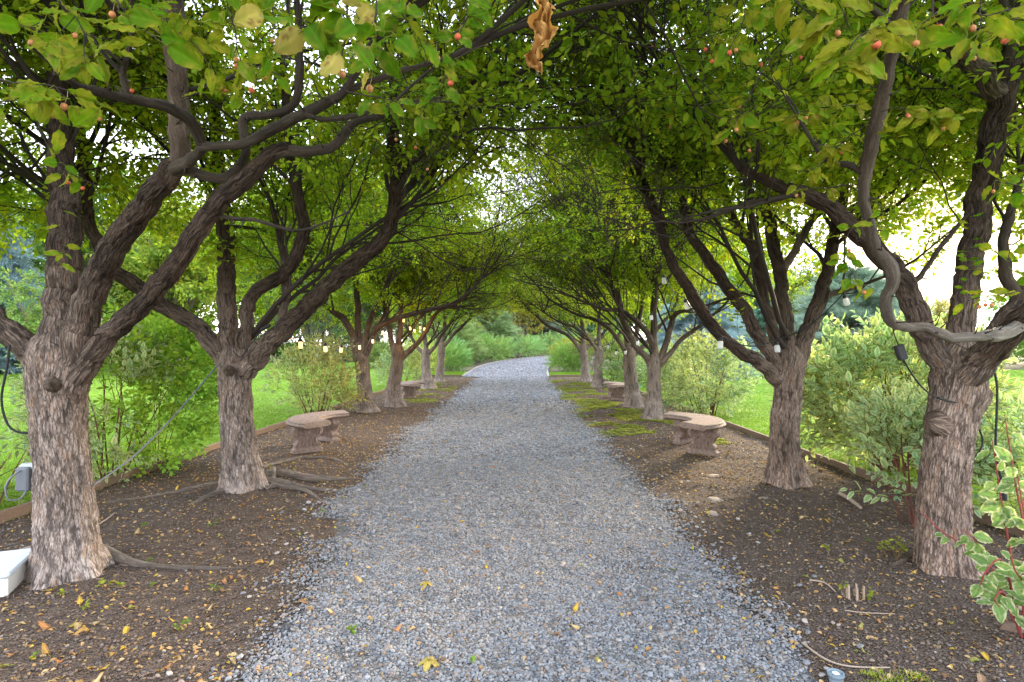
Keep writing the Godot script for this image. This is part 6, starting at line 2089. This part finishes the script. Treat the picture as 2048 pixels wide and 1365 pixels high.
	# sticks
	var sticks := [
		[[[1605, 1290, 0.006], [1650, 1320, 0.005], [1700, 1335, 0.004], [1780, 1340, 0.003]], "pale forked stick beside the small landscape light"], [[[1680, 1000, 0.018], [1700, 1012, 0.017], [1722, 1028, 0.014]], "thick brown stick lying left of the low right dogwood"],
		[[[1960, 1190, 0.012], [2000, 1215, 0.012], [2060, 1245, 0.012]], "grey hose like stick at the lower right corner"], [[[195, 1060, 0.007], [215, 1050, 0.006], [228, 1040, 0.005]], "short pale stick leaning near the front left trunk"],
		[[[560, 1240, 0.003], [600, 1225, 0.003], [640, 1222, 0.002]], "thin twig on soil left of the gravel"], [[[1690, 1230, 0.003], [1730, 1238, 0.003], [1790, 1240, 0.002]], "thin twig on soil right of the gravel"],
		[[[1620, 1170, 0.006], [1650, 1180, 0.005], [1672, 1195, 0.003]], "short brown twig left of the sprouting stump"]]
	for q in sticks:
		var pts := PackedVector3Array()
		var rad := PackedFloat32Array()
		for r in q[0]:
			pts.append(G(r[0], r[1]) + Vector3(0, r[2] + 0.006, 0))
			rad.append(r[2])
		var at := pts[0]
		for i in pts.size(): pts[i] -= at
		var rr := resample(pts, rad, 0.03)
		var st := Shape.new()
		st.tube(rr[0], rr[1], 6, Color(0.34, 0.27, 0.21), 1, 1, true)
		tag(obj("stick", st.mesh(), M.stone), q[1], "stick")
		get_child(get_child_count() - 1).position = at


func make_seedlings() -> void:
	var g := Color(0.14, 0.26, 0.03)
	var y := Color(0.30, 0.36, 0.04)
	var spots := [
		[295, 1140, 0.06, 6, 0, "seedling beside the root flare of the front left tree"], [245, 1185, 0.06, 10, 1, "yellow green seedling before the front left trunk"], [205, 1190, 0.07, 12, 1, "widest seedling clump before the front left trunk"], [125, 1205, 0.06, 12, 1, "yellow seedling clump left before the front left trunk"],
		[170, 1230, 0.05, 8, 1, "small yellow seedling below the front left trunk"], [435, 1182, 0.07, 9, 0, "green seedling on the soil near the gravel edge"], [300, 1182, 0.04, 6, 0, "tiny green seedling right of the yellow clump"], [360, 1262, 0.06, 9, 0, "tall thin seedling in the lower left soil"],
		[70, 1330, 0.05, 7, 0, "seedling near the bottom left corner"], [285, 1065, 0.06, 8, 0, "seedling between the two front left trees"], [430, 1060, 0.07, 8, 0, "green seedling at the middle of the left soil"], [650, 1030, 0.06, 8, 0, "seedling at the gravel edge by the left roots"],
		[590, 938, 0.06, 9, 1, "seedling growing between the left roots"], [705, 1268, 0.045, 14, 0, "ferny weed growing in the gravel"], [945, 1335, 0.04, 8, 0, "small weed in the gravel at the bottom centre"], [1660, 1120, 0.08, 10, 1, "upright yellow seedling on the right soil"],
		[1735, 1098, 0.05, 6, 0, "small seedling left of the leafy sprout clump"], [1795, 1128, 0.16, 34, 1, "leafy sprout clump at the foot of the reddish trunk"], [1772, 1120, 0.11, 18, 1, "left half of the sprouts near the reddish trunk"], [1915, 1160, 0.10, 14, 0, "green sprout right under the reddish trunk"],
		[1690, 1200, 0.10, 8, 1, "sprout on the left of the cut stump"], [1738, 1208, 0.08, 10, 1, "sprout on the right of the cut stump"], [1560, 1075, 0.04, 6, 0, "tiny weed on the soil near the right gravel edge"], [1395, 1055, 0.03, 5, 0, "blue green weed at the right gravel edge"],
		[1690, 935, 0.07, 12, 0, "weed at the foot of the bare stemmed dogwood"], [1945, 1125, 0.09, 12, 1, "bright yellow sprout behind the reddish trunk"], [1345, 1145, 0.03, 4, 0, "tiny green weed on the right gravel"]]
	for q in spots:
		var p := G(q[0], q[1])
		seedling(p.x, -p.z, q[2], q[3], y if q[4] == 1 else g, q[5], 0.9 + q[2] * 2.0)
	var sp := G(1712, 1205)
	var st := thing("stump", "short cut stump of sprouting stems on the right soil", "stump", sp)
	for k in 7:
		var s := Shape.new()
		var a := Vector3(rf(-0.05, 0.05), -0.02, rf(-0.04, 0.04))
		s.tube(PackedVector3Array([a, a + Vector3(rf(-0.01, 0.01), rf(0.05, 0.11), 0)]), PackedFloat32Array([0.008, 0.006]), 7, Color(0.33, 0.25, 0.19), 1, 1, true)
		obj("stem", s.mesh(), M.stone, st)
	# two drooping dead leaf clusters on the gravel
	for q in [[858, 1338, "crumpled yellow dead leaf cluster on the gravel at the bottom"], [852, 1180, "flat olive dead leaf lying on the gravel"]]:
		var p := G(q[0], q[1])
		var t := thing("fallen_leaf_cluster", q[2], "leaf", p + Vector3(0, 0.03, 0))
		for k in 5 if q[1] > 1300 else 3:
			var o := obj("leaf", fine_leaf(0.07, 0.034, Color(0.50, 0.40, 0.10), Color(0.36, 0.25, 0.07), 0.3, rf(0.5, 1.0), Color(-1, 0, 0), 7), M.dry_leaf, t)
			o.transform = aim(Vector3(0, 0.012 if q[1] > 1300 else 0.0, 0), Vector3(cos(k * 1.3 + 0.4), rf(-0.35, 0.05), sin(k * 1.3 + 0.4)), Vector3.UP, 1.0 if q[1] > 1300 else 0.8)
